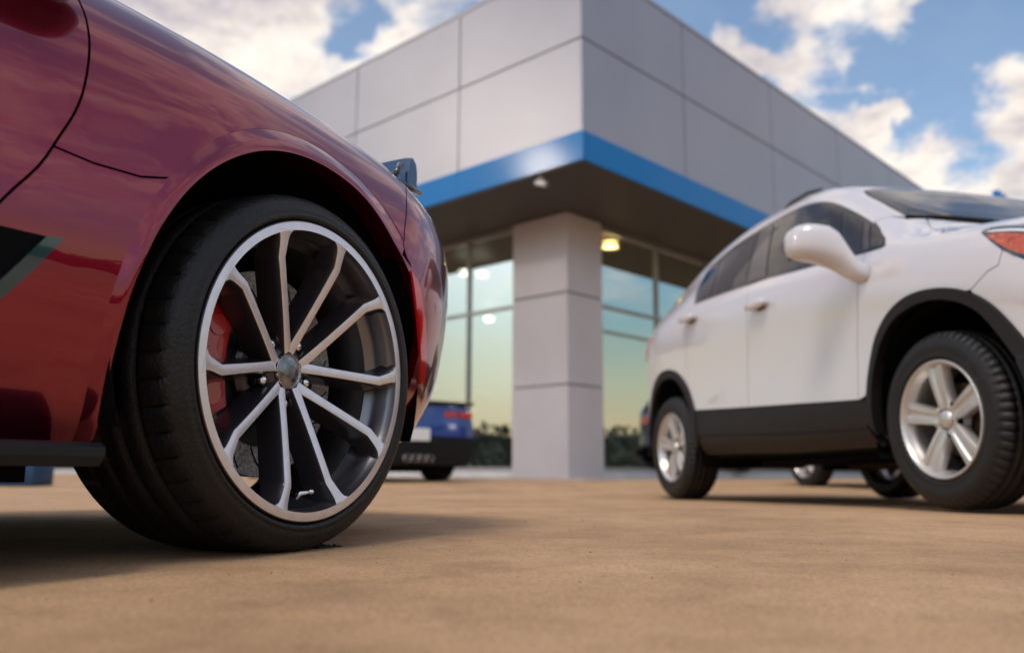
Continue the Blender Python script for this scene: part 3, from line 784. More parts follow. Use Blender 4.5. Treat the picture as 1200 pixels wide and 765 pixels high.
# ------------------------------------------------------------------ small five-door sport utility car
def suv_car(root, col, full=True):
    C = Car(root, suv_skin, .885); pm = M_[col]; sk = suv_skin
    def az(x, z): return (x, s_at(sk, x, z))
    fo = [az(*p) for p in spline_open([(.485,.36),(.472,.45),(.435,.54),(.37,.635),(.30,.712),(.22,.768),(.12,.808),(0,.832),(-.13,.830),(-.25,.790),(-.345,.705),(-.395,.59),(-.42,.47),(-.435,.36)], 3)]
    fi = [az(*p) for p in spline_open([(.435,.30),(.425,.42),(.38,.52),(.31,.62),(.238,.700),(.143,.755),(.02,.786),(-.095,.786),(-.215,.755),(-.300,.688),(-.352,.60),(-.383,.48),(-.385,.30)], 3)]
    ro = [az(*p) for p in spline_open([(-2.12,.36),(-2.15,.50),(-2.22,.62),(-2.30,.72),(-2.42,.805),(-2.55,.845),(-2.68,.848),(-2.80,.80),(-2.90,.70),(-2.955,.56),(-2.97,.40)], 3)]
    ri = [az(*p) for p in spline_open([(-2.17,.30),(-2.19,.45),(-2.24,.57),(-2.32,.67),(-2.43,.755),(-2.55,.79),(-2.68,.785),(-2.78,.735),(-2.86,.65),(-2.91,.52),(-2.93,.34)], 3)]
    zc = [(-2.163,3.32),(-1.472,3.04),(-.984,2.82),(-.70,2.67),(-.486,2.56),(-.415,2.56)]
    def cut(pts, smin): return [p for p in pts if p[1] > smin]
    gf = [(-.49,2.56),(-.49,4.1),(-.458,5.6),(-.443,6.5),(-.435,7.7),(-.45,8.02)]
    gm = [(-1.478,3.04),(-1.49,4.27),(-1.446,6.2),(-1.49,7.88)]
    belt_f = [(-.45,8.02),(-.62,7.98),(-.82,7.92),(-1.03,7.90),(-1.30,7.92),(-1.49,7.88)]
    belt_r = [(-1.49,7.88),(-1.60,7.90),(-1.95,7.98),(-2.235,8.04)]
    wtop = spline_open([(-.315,8.30),(-.33,8.75),(-.355,9.30),(-.43,9.80),(-.50,9.95),(-.62,10.02),(-.80,10.16),(-1.03,10.46),(-1.28,10.50),(-1.50,10.49),(-1.70,10.46),(-1.955,10.50),(-2.224,10.44),(-2.335,10.30),(-2.365,9.7),(-2.33,9.0),(-2.25,8.15),(-2.235,8.04)], 3)
    # doors, fenders
    C.panel('front_door', gf[:-1]+belt_f+gm[::-1][1:]+[(-.984,2.82),(-.70,2.67)], pm, gap=.0034)
    rg = [(-2.235,8.04),(-2.30,6.9),(-2.27,5.9)]
    arc_r = [p for p in ro if p[0] > -2.31 and p[1] > 3.3]
    C.panel('rear_door', gm+belt_r[1:]+rg[1:]+arc_r[::-1]+[(-2.163,3.32)], pm, gap=.0034)
    arc_q = [p for p in ro if p[0] <= -2.31 or p[1] < 0]
    C.panel('rear_quarter', [arc_r[-1]]+rg[::-1]+[(-3.36,8.04),(-3.36,1.6)]+[(arc_q[-1][0],1.6)]+arc_q[::-1], pm, gap=.0015)
    fen_arc = [p for p in fo if p[0] < .215 and p[1] > 2.56]
    hs = [(-.33,11.8),(-.18,11.13),(-.06,10.5),(.10,9.75),(.25,9.2)]
    C.panel('front_fender', [gf[0]]+gf[1:-1]+[(-.45,8.02),(-.33,8.05),(-.312,8.30),(-.33,8.75),(-.352,9.30),(-.43,9.85),(-.50,10.05),(-.44,10.7),(-.36,11.15)]+spline_open(hs,3)+[(.237,7.92),(.298,7.40),(.36,7.0),(.345,6.5),(.298,6.32),(.213,5.76)]+fen_arc, pm, gap=.0022)
    bum_arc = [p for p in fo if p[0] >= .215]
    C.panel('front_bumper', [(.213,5.76),(.298,6.32),(.345,6.5),(.36,7.0),(.443,6.72),(.62,6.9),(.84,7.3),(.84,.4),(.50,.4)]+bum_arc, pm, gap=.0022)
    hl = spline_open([(.237,7.92),(.303,8.30),(.39,9.3),(.60,9.7),(.80,9.2)],3)+spline_open([(.80,7.3),(.62,6.95),(.443,6.74),(.362,7.0),(.298,7.40),(.237,7.92)],3)[:-1]
    C.panel('headlight', hl, M_['headglass'], off=.003, gap=.002)
    C.panel('turn_signal', spline_open([(.278,7.62),(.32,7.72),(.38,7.72),(.46,7.62),(.56,7.55)],3)+spline_open([(.56,7.02),(.45,6.86),(.369,7.09),(.31,7.42)],3), M_['amber'], off=.006, gap=0, skirt=.004, step=.02)
    C.panel('lamp_strip', [(.262,7.86),(.30,7.95),(.38,8.0),(.50,7.95),(.62,7.9),(.62,7.72),(.50,7.76),(.38,7.82),(.30,7.80)], M_['lamp_white'], off=.007, gap=0, skirt=.004, step=.02)
    C.panel('hood', spline_open(hs,3)+[(.39,9.4),(.60,9.8),(.80,10.2),(.80,14),(-.20,14),(-.27,13),(-.30,12.3)], pm, join=True, gap=.0025, step=.045)
    C.panel('front_grille', [(.80,10.2),(.84,7.3),(.84,14),(.80,14)], M_['plastic'], join=True, gap=0, skirt=0)
    C.panel('cowl', [(-.36,11.15),(-.30,11.8),(-.27,12.3),(-.24,13),(-.17,14),(-.32,14),(-.38,13.1),(-.38,12),(-.40,11.25)], M_['plastic_gloss'], off=-.012, gap=0, skirt=0, join=True)
    wsa = [(-.80,11.75),(-.72,11.40),(-.60,11.28),(-.48,11.22),(-.39,11.24)]
    C.panel('windshield', spline_open(wsa,3)+[(-.36,11.9),(-.37,12.5),(-.36,13.2),(-.31,14),(-.86,14),(-.85,13),(-.83,12.3)], M_['glass'], join=True, off=.001, gap=.002)
    wpost = [(-.50,10.05)]
    C.panel('roof', [p for p in wtop if p[0] < -.49]+[(-3.2,8.04),(-3.2,12),(-3.1,14),(-.86,14),(-.85,13),(-.83,12.3)]+spline_open(wsa,3)+[(-.385,11.18),(-.44,10.7),(-.50,10.05)], pm, join=True, gap=.001, step=.045)
    C.panel('rear_panel', [(-3.2,8.04),(-3.36,8.04),(-3.36,14),(-3.1,14),(-3.2,12)], M_['glass'], join=True, gap=.001, step=.05)
    # glass house: dark frame with the panes set in it
    C.panel('window_frame', wtop+belt_r[::-1][1:]+belt_f[::-1][1:]+[(-.33,8.07)], M_['plastic_gloss'], off=-.004, gap=.001)
    def pane(name, pts, m='glass', off=-.001): C.panel(name, pts, M_[m], off=off, gap=.0035, skirt=.004)
    pane('quarter_glass', [(-2.215,8.20),(-2.30,9.33),(-2.325,10.1),(-2.22,10.30),(-2.136,10.32),(-1.995,8.16)])
    pane('rear_door_glass', [(-1.965,8.14),(-2.095,10.36),(-1.935,10.39),(-1.656,10.34),(-1.55,8.04)])
    pane('door_pillar_trim', [(-1.535,8.02),(-1.64,10.36),(-1.49,10.38),(-1.315,8.04)], 'reflecting_trim', .001)
    pane('front_door_glass', [(-1.300,8.05),(-1.468,10.37),(-1.271,10.40),(-1.043,10.37),(-.80,10.05),(-.775,9.98),(-.635,8.08),(-.82,8.02),(-1.03,8.0)])
    pane('front_quarter_glass', [(-.605,8.12),(-.755,9.93),(-.62,9.88),(-.575,9.80),(-.475,8.14)])
    pane('mirror_corner_trim', [(-.472,8.14),(-.570,9.80),(-.512,9.82),(-.418,8.2)], 'reflecting_trim', .001)
    pane('corner_glass', [(-.414,8.22),(-.505,9.79),(-.438,9.73),(-.360,9.26),(-.337,8.36)])
    # black cladding
    C.panel('side_cladding', zc[:-1]+[(-.435,2.5)]+[(-.435,1.25),(-.55,1.22),(-1.4,1.5),(-1.976,1.76),(-2.12,1.80)]+[p for p in ro if p[0] > -2.2 and 1.8 < p[1] < 3.3], M_['plastic'], off=.006, gap=.002)
    C.panel('lower_sill', [(-.435,1.25),(-.55,1.22),(-1.4,1.5),(-1.976,1.76),(-2.12,1.80),(-2.12,0),(-.40,0)], M_['plastic'], off=.002, gap=.002, skirt=.05)
    def ring(o, i): return o+[(i[-1][0], i[-1][1])]+i[::-1]
    C.panel('arch_trim', fo+fi[::-1], M_['plastic'], off=.013, gap=.0005, step=.025, skirt=.05)
    C.panel('arch_trim', ro+ri[::-1], M_['plastic'], off=.013, gap=.0005, step=.025, skirt=.05)
    sh = [(-3.3,.3),(ri[-1][0],.3)]+ri[::-1]+[(ri[0][0],.05),(fi[-1][0],.05)]+fi[::-1]+[(fi[0][0],.3),(.82,.4),(.82,7.2),(.2,8.0),(-.2,8.0),(-.3,8.1),(-.42,9.6),(-.52,9.9),(-.9,10.2),(-2.1,10.4),(-2.3,9.5),(-3.3,8)]
    C.panel('inner_shell', sh, M_['shell'], off=-.022, gap=0, skirt=0, step=.09)
    C.liner(.01, .34, .445, -.03, -.42, M_['shell'], .20); C.liner(-2.545, .35, .435, -.03, -.42, M_['shell'], .20)
    # underneath
    u = MB(); u.box((-3.2,-.50,.235),(.7,.50,.32)); u.box((-2.1,-.80,.25),(-.42,.80,.31)); u.box((-3.3,-.75,.30),(-2.98,.75,.4)); u.build('underbody', M_['shell'], root)
    e = MB(); e.path([(-.2,.15,.235),(-1.0,.18,.215),(-2.2,.20,.215)], .03); e.box((-3.15,-.35,.21),(-2.85,.30,.33),0,.04); e.build('exhaust', M_['rust'], root, smooth=True, angle=40)
    ax = MB(); ax.box((-2.63,-.68,.26),(-2.46,.68,.35),0,.02); ax.box((-.12,-.66,.20),(.10,.66,.27),0,.02); ax.build('axle', M_['shell'], root)
    ff = MB(); fr = MB()
    for mb, x, x2, t1, nm_ in ((ff, .84, .90, .86, 'front_fascia'), (fr, -3.36, -3.40, 1.10, 'tailgate')):
        sec = [sk.point(x, .4+i*.5) for i in range(28)]
        pr = [(x, -(w+.885), z) for _, w, z in sec]; r0 = pr+[(a, -b, c) for a, b, c in pr[::-1][1:]]
        cy, cz_ = 0, .7
        rs = [r0]
        for k, xx in ((.93, x+(x2-x)*.7), (.75, x2), (.3, x2)): rs.append([(xx, b*k, cz_+(c-cz_)*k) for a, b, c in r0])
        mb.rings(rs, cap=False); mb.add(rs[-1], [tuple(range(len(r0)))]); mb.build(nm_, pm if nm_ == 'tailgate' else M_['plastic'], root, smooth=True)
    C.panel('tail_lamp', [(-2.99,6.0),(-2.965,6.84),(-2.90,6.95),(-2.99,7.15),(-3.3,7.2),(-3.3,5.9)], M_['redlens'], off=.006, gap=0)
    for side in (1, -1):
        def Y(w): return -(w+.885)*side
        for x, z, n in ((-1.305,1.034,1),(-2.19,1.125,1)):
            h = MB(); h.ball((x, Y(.026), z), 1, sx=.10, sy=.020, sz=.024, nu=24, nv=10, p=.7); h.tube((x-.07,Y(-.01),z),(x-.07,Y(.02),z),.014); h.tube((x+.07,Y(-.01),z),(x+.07,Y(.02),z),.014)
            hd = h.build('door_handle', pm, root, smooth=True)
            k = MB(); k.ball((x+.005, Y(-.003), z-.006), 1, sx=.05, sy=.005, sz=.026, nu=20, nv=8); k.build('handle_recess_shade', M_['plastic_gloss'], hd, smooth=True)  # black pad stands in for the shadow behind the handle
        # mirror: one swept form from the door to the outer tip
        m = MB(); rs = []
        for w, x, z, a, b in ((-.02,-.415,.990,.052,.040),(.010,-.420,1.000,.052,.042),(.030,-.430,1.018,.052,.046),(.048,-.446,1.048,.057,.058),(.064,-.465,1.082,.064,.070),(.082,-.483,1.112,.072,.082),(.110,-.502,1.132,.079,.087),(.150,-.517,1.145,.078,.083),(.190,-.532,1.152,.078,.080),(.222,-.545,1.153,.070,.072),(.243,-.553,1.152,.054,.056),(.253,-.558,1.150,.030,.032),(.256,-.560,1.150,.008,.010)):
            rs.append([(x+a*math.copysign(abs(cos(t))**.72, cos(t)), Y(w), z+b*math.copysign(abs(sin(t))**.66, sin(t))) for t in [2*pi*i/32 for i in range(32)]])
        m.rings(rs); mo = m.build('side_mirror', pm, root, smooth=True)
        g = MB(); g.box((-.612,min(Y(.10),Y(.225)),1.085),(-.598,max(Y(.10),Y(.225)),1.215),0,.003); g.build('mirror_glass', M_['glass'], mo)
        r = MB(); r.path([(-1.12,Y(-.30),1.640),(-1.25,Y(-.30),1.662),(-1.42,Y(-.30),1.664),(-1.5,Y(-.30),1.65)], [.006,.011,.011,.006]); r.build('roof_rail', M_['plastic_gloss'], root, smooth=True)
    return C
def car_matrix(O, fw, up, half, n):
    """O: ground point below the outer face of the right front wheel"""
    fw = Vector(fw).normalized(); up = Vector(up).normalized(); y = up.cross(fw).normalized(); o = Vector(O)+y*half
    m = Matrix((fw, y, up)).transposed().to_4x4(); m.translation = o; return m
# ------------------------------------------------------------------ ground
def gz(y): return herm([-60,0,3.3,5.9,8.5,12.5,16,40,900],[0,0,0,-.031,-.02,.034,.04,.04,.04], y)
def axis_vals(lim, a0, g):
    o = [0.]; s = a0
    while o[-1] < lim: o.append(o[-1]+s); s *= g
    return o
ys = [-v for v in axis_vals(500, .35, 1.25)[1:]][::-1]+[0]+[i*.15 for i in range(1, 134)]+[20+v for v in axis_vals(600, .5, 1.22)]
xs_ = [-v for v in axis_vals(500, .4, 1.15)[1:]][::-1]+axis_vals(500, .4, 1.15)
V = [(x, y, gz(y)) for y in ys for x in xs_]; n = len(xs_)
F = [(j*n+i, j*n+i+1, (j+1)*n+i+1, (j+1)*n+i) for j in range(len(ys)-1) for i in range(n-1)]
gm = bpy.data.materials.new('sandy_concrete'); gm.use_nodes = True; t = gm.node_tree; b = t.nodes['Principled BSDF']
tc = t.nodes.new('ShaderNodeTexCoord')
def gn(scale, det=6, rough=.55, typ='ShaderNodeTexNoise'):
    k = t.nodes.new(typ); k.inputs['Scale'].default_value = scale
    if typ == 'ShaderNodeTexNoise': k.inputs['Detail'].default_value = det; k.inputs['Roughness'].default_value = rough
    t.links.new(tc.outputs['Object'], k.inputs['Vector']); return k.outputs[0]
def gr(src, stops):
    k = t.nodes.new('ShaderNodeValToRGB'); e = k.color_ramp.elements
    e[0].position, e[1].position = stops[0][0], stops[-1][0]; e[0].color = (*stops[0][1], 1); e[1].color = (*stops[-1][1], 1)
    for p, c in stops[1:-1]: x = e.new(p); x.color = (*c, 1)
    t.links.new(src, k.inputs[0]); return k.outputs[0]
def gmix(a, b_, mode, fac):
    k = t.nodes.new('ShaderNodeMix'); k.data_type = 'RGBA'; k.blend_type = mode; k.inputs[0].default_value = fac
    t.links.new(a, k.inputs[6]); t.links.new(b_, k.inputs[7]); return k.outputs[2]
c = gr(gn(1.1, 7, .6), [(.30, (.33,.20,.11)), (.5, (.48,.30,.165)), (.70, (.58,.375,.215))])
c = gmix(c, gr(gn(6.5, 8, .65), [(.32, (.62,.60,.58)), (.52, (1,1,1)), (.75, (1.12,1.1,1.08))]), 'MULTIPLY', .55)
c = gmix(c, gr(gn(150, 4, .7), [(.30, (.45,.42,.40)), (.50, (1,1,1)), (.72, (1.35,1.33,1.3))]), 'MULTIPLY', .6)
c = gmix(c, gr(gn(420, 2, .6), [(.30, (.55,.5,.5)), (.5, (1,1,1)), (.75, (1.3,1.3,1.3))]), 'MULTIPLY', .45)
vo = t.nodes.new('ShaderNodeTexVoronoi'); vo.inputs['Scale'].default_value = 34; vo.feature = 'F1'; t.links.new(tc.outputs['Object'], vo.inputs['Vector'])
c = gmix(c, gr(vo.outputs['Distance'], [(.035, (.35,.3,.28)), (.07, (1,1,1)), (1., (1,1,1))]), 'MULTIPLY', .35)
t.links.new(c, b.inputs['Base Color']); b.inputs['Roughness'].default_value = .78; b.inputs['Specular IOR Level'].default_value = .35
bp = t.nodes.new('ShaderNodeBump'); bp.inputs['Strength'].default_value = .5; bp.inputs['Distance'].default_value = .004; t.links.new(gn(120, 6, .7), bp.inputs['Height'])
t.links.new(bp.outputs[0], b.inputs['Normal'])
tag(link_mesh('ground', V, F, gm, smooth=True, fix=False), kind='structure')

# ------------------------------------------------------------------ dealership building; local x runs along the right-hand facade, y along the left-hand one
BX, BY = 1.01303, 12.0
th = math.atan2(.72952174, .68395762)
BM = Matrix.Translation((BX, BY, 0)) @ Matrix.Rotation(th, 4, 'Z')
alu = mat('pale_aluminium_panel', (.34,.33,.365), .36, .9, var=.05, vscale=.7)
alu2 = mat('column_cladding', (.57,.525,.56), .45, .35, var=.05, vscale=1.2)
dark = mat('panel_joint', (.05,.05,.055), .8)
bluem = mat('blue_fascia', (.0,.18,.52), .30, .0, coat=.22, coat_r=.10, spec=.08)
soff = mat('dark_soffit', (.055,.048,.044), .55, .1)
frm = mat('anodised_frame', (.34,.34,.35), .38, .7)
frd = mat('dark_frame', (.05,.06,.055), .4, .5)
plin = mat('painted_plinth', (.62,.60,.62), .6, var=.08, vscale=3)
pane_m = bpy.data.materials.new('coated_glazing'); pane_m.use_nodes = True; t = pane_m.node_tree; t.nodes.clear()
o_ = t.nodes.new('ShaderNodeOutputMaterial'); g1 = t.nodes.new('ShaderNodeBsdfGlossy'); g1.inputs['Color'].default_value = (.90,.98,.96,1); g1.inputs['Roughness'].default_value = .012
tr = t.nodes.new('ShaderNodeBsdfTransparent'); tr.inputs['Color'].default_value = (.62,.70,.68,1); mxs = t.nodes.new('ShaderNodeMixShader'); mxs.inputs[0].default_value = .66
t.links.new(tr.outputs[0], mxs.inputs[1]); t.links.new(g1.outputs[0], mxs.inputs[2]); t.links.new(mxs.outputs[0], o_.inputs[0])
B = empty('dealership_building', mw=BM)
tag(B, 'showroom building clad in pale metal panels with a blue band above its glazing', 'building')
ZB0, ZB1, ZS, ZT = 4.61, 5.054, 6.517, 7.90
LX, LY = 34., 26.
w = MB(); w.box((.06,.06,ZB1),(LX,LY,ZT-.05)); w.build('wall_core', dark, B)
pn = MB()
def cuts(first, stepv, end):
    o = [0., first]
    while o[-1]+stepv < end: o.append(o[-1]+stepv)
    return o+[end]
cr = cuts(2.80, 3.24, LX); cl = cuts(2.63, 2.87, LY); g = .011
for z0, z1 in ((ZB1+.004, ZS-g), (ZS+g, ZT-.06)):
    for a, b_ in zip(cr, cr[1:]): pn.box((a+(g if a else 0), 0, z0), (b_-g, .05, z1), 0)
    for a, b_ in zip(cl, cl[1:]): pn.box((0, a+(g if a else .0505), z0), (.05, b_-g, z1), 0)
pn.build('upper_wall_cladding', alu, B, bevel=.004)
cp = MB(); cp.box((-.012,-.012,ZT-.058),(LX,.30,ZT)); cp.box((-.012,.3005,ZT-.058),(.30,LY,ZT)); cp.build('parapet_coping', alu, B)
fb = MB()
for a, b_ in zip(cr, cr[1:]): fb.box((a+(.003 if a else -.02), -.02, ZB0), (b_-.003, .10, ZB1), 0)
for a, b_ in zip(cl, cl[1:]): fb.box((-.02, a+(.003 if a else .1005), ZB0), (.10, b_-.003, ZB1), 0)
fb.build('blue_band', bluem, B)
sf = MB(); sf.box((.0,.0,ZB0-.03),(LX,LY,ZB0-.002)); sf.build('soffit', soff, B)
# corner column with its panel joints
cm = MB(); zz = [.03, 1.60, 3.17, ZB0-.032]
cm.box((1.73,1.73,0),(2.64,2.94,ZB0-.031),1)
for a, b_ in zip(zz, zz[1:]): cm.box((1.70,1.70,a+.010),(2.67,2.97,b_-.010),0,.008)
cm.build('corner_column', [alu2, dark], B)
pl = MB(); pl.box((2.675,1.74,.0),(LX,2.0,.165)); pl.box((1.74,2.975,.0),(2.0,LY,.165)); pl.build('plinth', plin, B)
mr = [2.70+1.85*i for i in range(17)]; ml = [2.98]+[4.20+1.85*i for i in range(12)]
for a, b_ in zip(mr, mr[1:]):
    fr = MB(); fr.box((a+.0,1.79,.166),(a+.055,1.88,ZB0-.032)); fr.box((a+.055,1.795,3.065),(b_,1.875,3.125)); fr.box((a+.055,1.795,2.62),(b_,1.875,2.665)); fr.box((a+.055,1.795,.166),(b_,1.875,.24)); fr.box((a+.055,1.795,ZB0-.13),(b_,1.875,ZB0-.033))
    fo_ = fr.build('window_frame', frm, B)
    p = MB(); p.add([(a+.05,1.84,.2),(b_,1.84,.2),(b_,1.84,ZB0-.1),(a+.05,1.84,ZB0-.1)], [(0,1,2,3)]); p.build('window_pane', pane_m, fo_)
for i, (a, b_) in enumerate(zip(ml, ml[1:])):
    fr = MB(); fr.box((1.79,a,.166),(1.88,a+.055,ZB0-.032)); fr.box((1.795,a+.055,3.065),(1.875,b_,3.125)); fr.box((1.795,a+.055,.166),(1.875,b_,.24)); fr.box((1.795,a+.055,ZB0-.13),(1.875,b_,ZB0-.033))
    fo_ = fr.build('window_frame', frm, B)
    p = MB(); p.add([(1.84,a+.05,.2),(1.84,b_,.2),(1.84,b_,ZB0-.1),(1.84,a+.05,ZB0-.1)], [(0,1,2,3)]); p.build('window_pane', pane_m, fo_)
it = MB(); it.box((1.9,1.9,.13),(LX-.3,LY-.3,.16),0); it.build('showroom_floor', mat('showroom_floor', (.30,.28,.27), .25), B)
it = MB(); it.box((12.,12.,.16),(12.2,LY-.3,ZB0-.04),0); it.box((12.2,12.,.16),(LX-.3,12.2,ZB0-.04),0); it.build('showroom_wall', mat('showroom_wall', (.32,.27,.22), .7), B)
it = MB(); it.box((LX-.25,1.9,.0),(LX,LY,ZB0-.04)); it.box((1.9,LY-.25,.0),(LX-.26,LY,ZB0-.04)); it.build('rear_wall', alu2, B)
pv = MB(); pv.box((.2,.2,-.1),(LX,1.735,.055)); pv.box((.2,1.7355,-.1),(1.735,LY,.055))
pvo = pv.build('pavement', mat('pavement_concrete', (.40,.34,.29), .8, var=.15, vscale=3), None, bevel=.01); pvo.matrix_world = BM; tag(pvo, kind='structure')

# lamps inside the showroom (lit), one built and copied
def lampmat(c_, e): return mat('lit_lamp', (.9,.85,.75), .4, emit=c_, es=e)
lw = lampmat((1,.90,.72), 14); lo_ = lampmat((1,.62,.22), 30)
def lamp(x, y, z, r, m, label):
    e = empty('ceiling_lamp', (x, y, z)); tag(e, label, 'ceiling lamp', 'lamps lit inside the showroom')
    a = MB(); a.lathe([(r*1.12,0),(r*1.15,.03),(r*1.05,.06)], 24); o = a.build('lamp_ring', frm, e); o.rotation_euler = (R(90),0,0)
    b_ = MB(); b_.ball((0,0,0), r, sz=.35); b_.build('lamp_shade', m, e, smooth=True)
    c_ = MB(); c_.tube((0,0,.04),(0,0,ZB0-.05-z),.012,n=8); c_.build('lamp_rod', frm, e)
lamp(-.99,17.80,4.28,.15,lw,'white ceiling lamp seen high in the left window, nearer the red car')
lamp(-.64,17.95,4.28,.14,lw,'white ceiling lamp beside the column, right one of the upper pair in the left window')
lamp(-.63,23.4,4.28,.17,lw,'white ceiling lamp lower in the left window, under the upper pair')
lamp(1.86,16.04,4.42,.17,lo_,'orange glowing ceiling lamp just right of the corner column')

# security camera below the band
sc = empty('security_camera', mw=BM @ Matrix.Translation((.10,.90,ZB0-.03))); tag(sc, 'small white bullet security camera hanging under the canopy corner', 'camera')
k = MB(); k.tube((0,0,0),(0,0,-.05),.035,.035,16); k.tube((0,0,-.05),(.0,-.03,-.10),.014,.014,10); k.build('mount', M_['plate'], sc, smooth=True, angle=40)
k = MB(); k.tube((-.02,.07,-.075),(-.02,-.13,-.15),.038,.042,20); k.build('camera_housing', M_['plate'], sc, smooth=True, angle=40)
k = MB(); k.tube((-.02,-.130,-.150),(-.02,-.134,-.1515),.03,.03,16); k.build('lens', M_['glass'], sc)

# blue entrance wall farther along the right-hand facade
e = empty('blue_sign_wall', mw=BM); tag(e, 'tall blue sign wall showing above the white car hood at the right edge', 'sign')
k = MB(); k.box((16.4,-1.55,.03),(25.0,-1.38,7.86)); k.build('sign_panel', bluem, e, bevel=.01)
k = MB(); k.box((16.5,-1.36,.03),(16.7,-.03,.25)); k.box((24.5,-1.37,.03),(24.7,-.03,7.2)); k.build('sign_bracket', frd, e)

# ------------------------------------------------------------------ far trees round the lot
def leafmass(name, pts, seed, m):
    rnd = random.Random(seed); V = []; F = []
    for (x, y, z0, h, rr) in pts:
        for _ in range(150):
            a = rnd.uniform(0, 2*pi); zz_ = rnd.random(); q = rr*math.sqrt(rnd.random())*(1-.65*abs(zz_-.35)**1.3)
            c_ = Vector((x+q*cos(a), y+q*sin(a), z0+h*zz_)); s_ = rnd.uniform(.25,.6)
            d = Vector((rnd.gauss(0,1), rnd.gauss(0,1), rnd.gauss(0,1))).normalized(); p_ = d.orthogonal().normalized()*s_; q_ = d.cross(p_)
            k = len(V); V += [c_-p_, c_+q_*.6, c_+p_, c_-q_*.6]; F.append((k,k+1,k+2,k+3))
    return link_mesh(name, V, F, m, fix=False)
lf = mat('tree_foliage', (.03,.042,.032), .8, var=.4, vscale=.4)
rnd = random.Random(3); pts = []
for i in range(280):
    a = 2*pi*i/280+rnd.uniform(-.02,.02); r_ = rnd.uniform(78,100)
    pts.append((r_*sin(a), r_*cos(a)+5, -.3, rnd.uniform(4.0,6.3), rnd.uniform(3.0,4.4)))
tag(leafmass('distant_trees', pts, 5, lf), 'dark far tree line round the lot, mirrored in the showroom windows', 'trees', kind='stuff')
hm = MB(); hr = [[( (104)*sin(2*pi*i/120), 104*cos(2*pi*i/120)+5, z) for i in range(120)] for z in (-.5, 2.6)]
hr[1] = [(x, y, 5.0+1.3*sin(i*.9)*sin(i*.37)) for i, (x, y, z) in enumerate(hr[1])]
hm.rings(hr, cap=False); tag(hm.build('hedge_hill', lf, None, smooth=True), kind='structure').name = 'hills'

# ------------------------------------------------------------------ cars
pw = sport_wheel(); ps = suv_wheel()
def add_sport_wheels(C, sides=(1, -1)):
    C.wheel(pw, 0., 0., .318); C.wheel(pw, -2.71, 0.01, .318)
    for side in (1, -1): sport_brake(C.root, 0, -.94*side, .318, side); sport_brake(C.root, -2.71, -.95*side, .318, side)
def add_suv_wheels(C): C.wheel(ps, 0, 0, .335); C.wheel(ps, -2.555, 0, .335)
rm = car_matrix((-.349,1.519,-.004+.0), (.4677,.8839,0), (0,0,1), .94, None)
red = empty('sports_car', mw=rm); tag(red, 'deep red sports car filling the left foreground with its spoked front wheel', 'car')
Cr = sports_car(red, 'red'); add_sport_wheels(Cr)
sm_ = car_matrix((1.59700551,3.25025677,.00622317), (.21540742,-.97642288,.01407139), (-.00303139,.01373999,.99990099), .885, None)
suv = empty('sport_utility_car', mw=sm_); tag(suv, 'white five-door utility car with black cladding parked at the right', 'car')
Cs = suv_car(suv, 'white'); add_suv_wheels(Cs)
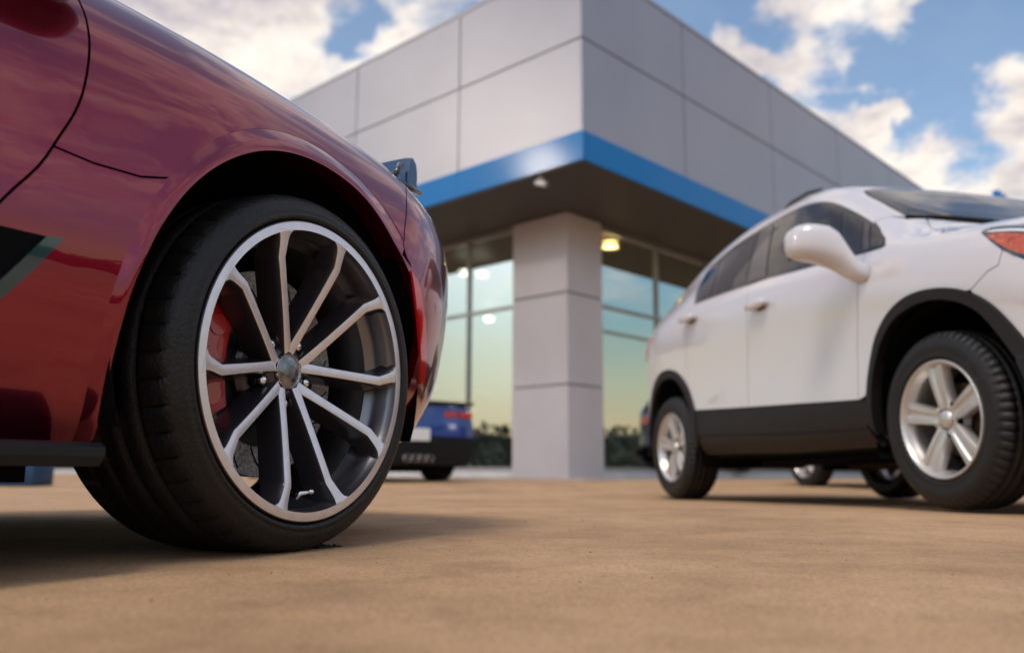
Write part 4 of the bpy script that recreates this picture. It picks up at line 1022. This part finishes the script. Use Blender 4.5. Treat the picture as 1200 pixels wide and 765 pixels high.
# blue sports car standing in front of the showroom, tail towards us
def place(O, fw, z): 
    fw = Vector((fw[0], fw[1], 0)).normalized(); m = Matrix((fw, Vector((-fw.y, fw.x, 0)), Vector((0,0,1)))).transposed().to_4x4(); m.translation = (O[0], O[1], z); return m
fwb = Vector((-.55,.835,0)).normalized()
tail = Vector((-1.16,10.85,0)); o = tail+fwb*3.70
bl = empty('sports_car', mw=place(o, fwb, gz(11.5))); tag(bl, 'blue sports car seen from behind with four exhaust tips beside the showroom', 'car')
Cb = sports_car(bl, 'blue', step=.07); add_sport_wheels(Cb)
def copy_car(src, mw, label, swap, cat='car'):
    c = copy_tree(src); c.matrix_world = mw; tag(c, label, cat)
    done = {}
    def rec(o):
        for ch in [q for q in bpy.data.objects if q.parent == o]:
            if ch.type == 'MESH' and any(m_ and m_.name in swap for m_ in ch.data.materials):
                if ch.data.name not in done:
                    d = ch.data.copy()
                    for i, m_ in enumerate(d.materials):
                        if m_ and m_.name in swap: d.materials[i] = swap[m_.name]
                    done[ch.data.name] = d
                ch.data = done[ch.data.name]
            rec(ch)
    rec(c); return c
sw = {'white_paint': M_['silver_paint']}
copy_car(suv, place((3.98+.9*.95, 10.4-2.5-.1,0), (.25,-.97), gz(9.)), 'silver utility car parked beyond the white one, glimpsed beneath its sill', sw)
copy_car(suv, place((-2.6, 18.9,0), (-.9,.25), .16), 'black utility car standing inside the showroom behind the left window', {'white_paint': M_['black_paint']})
copy_car(suv, place((4.3, 19.0,0), (.7,.72), .16), 'dark blue utility car inside the showroom right of the corner column', {'white_paint': mat('navy_paint', (.02,.035,.09), .3, .2, coat=1.)})
bb = MB(); bb.box((-.8,-.25,0),(.8,.25,.26),0,.03); bo = bb.build('barrier_block', mat('blue_painted_concrete', (.008,.05,.13), .6, var=.15, vscale=5), None, smooth=True, angle=40)
bo.location = (-5.55,8.9,gz(8.9)); bo.rotation_euler = (0,0,.1); tag(bo, 'low blue barrier block on the ground behind the red car tyre', 'barrier')

# grit on the concrete
rnd = random.Random(11); gb = MB()
for i in range(340):
    y = rnd.uniform(.9,4.5); x = rnd.uniform(-1.,1.)*(.3+y*.55); s_ = rnd.uniform(.0006,.0016)*(1+(i % 23 == 0)*.8)
    gb.ball((x, y, gz(y)+s_*.3), s_, nu=6, nv=4, sz=.6)
tag(gb.build('grit', mat('grit', (.12,.085,.06), .9), None), 'fine loose grit scattered over the concrete', 'grit', kind='stuff')
db = MB()
for i in range(40):
    a = rnd.random(); db.ball((-.352+.036*a+rnd.gauss(0,.004), 1.60+.03*a+rnd.gauss(0,.007), .001+rnd.random()*.004), rnd.uniform(.0025,.0065), nu=8, nv=5, sz=.8)
tag(db.build('dirt_clump', M_['dirt'], None), 'small dark clump of dirt squeezed out at the foot of the red car tyre', 'dirt')

# the prototypes are not part of the scene
def kill(o):
    for ch in [q for q in bpy.data.objects if q.parent == o]: kill(ch)
    bpy.data.objects.remove(o)
kill(pw); kill(ps)
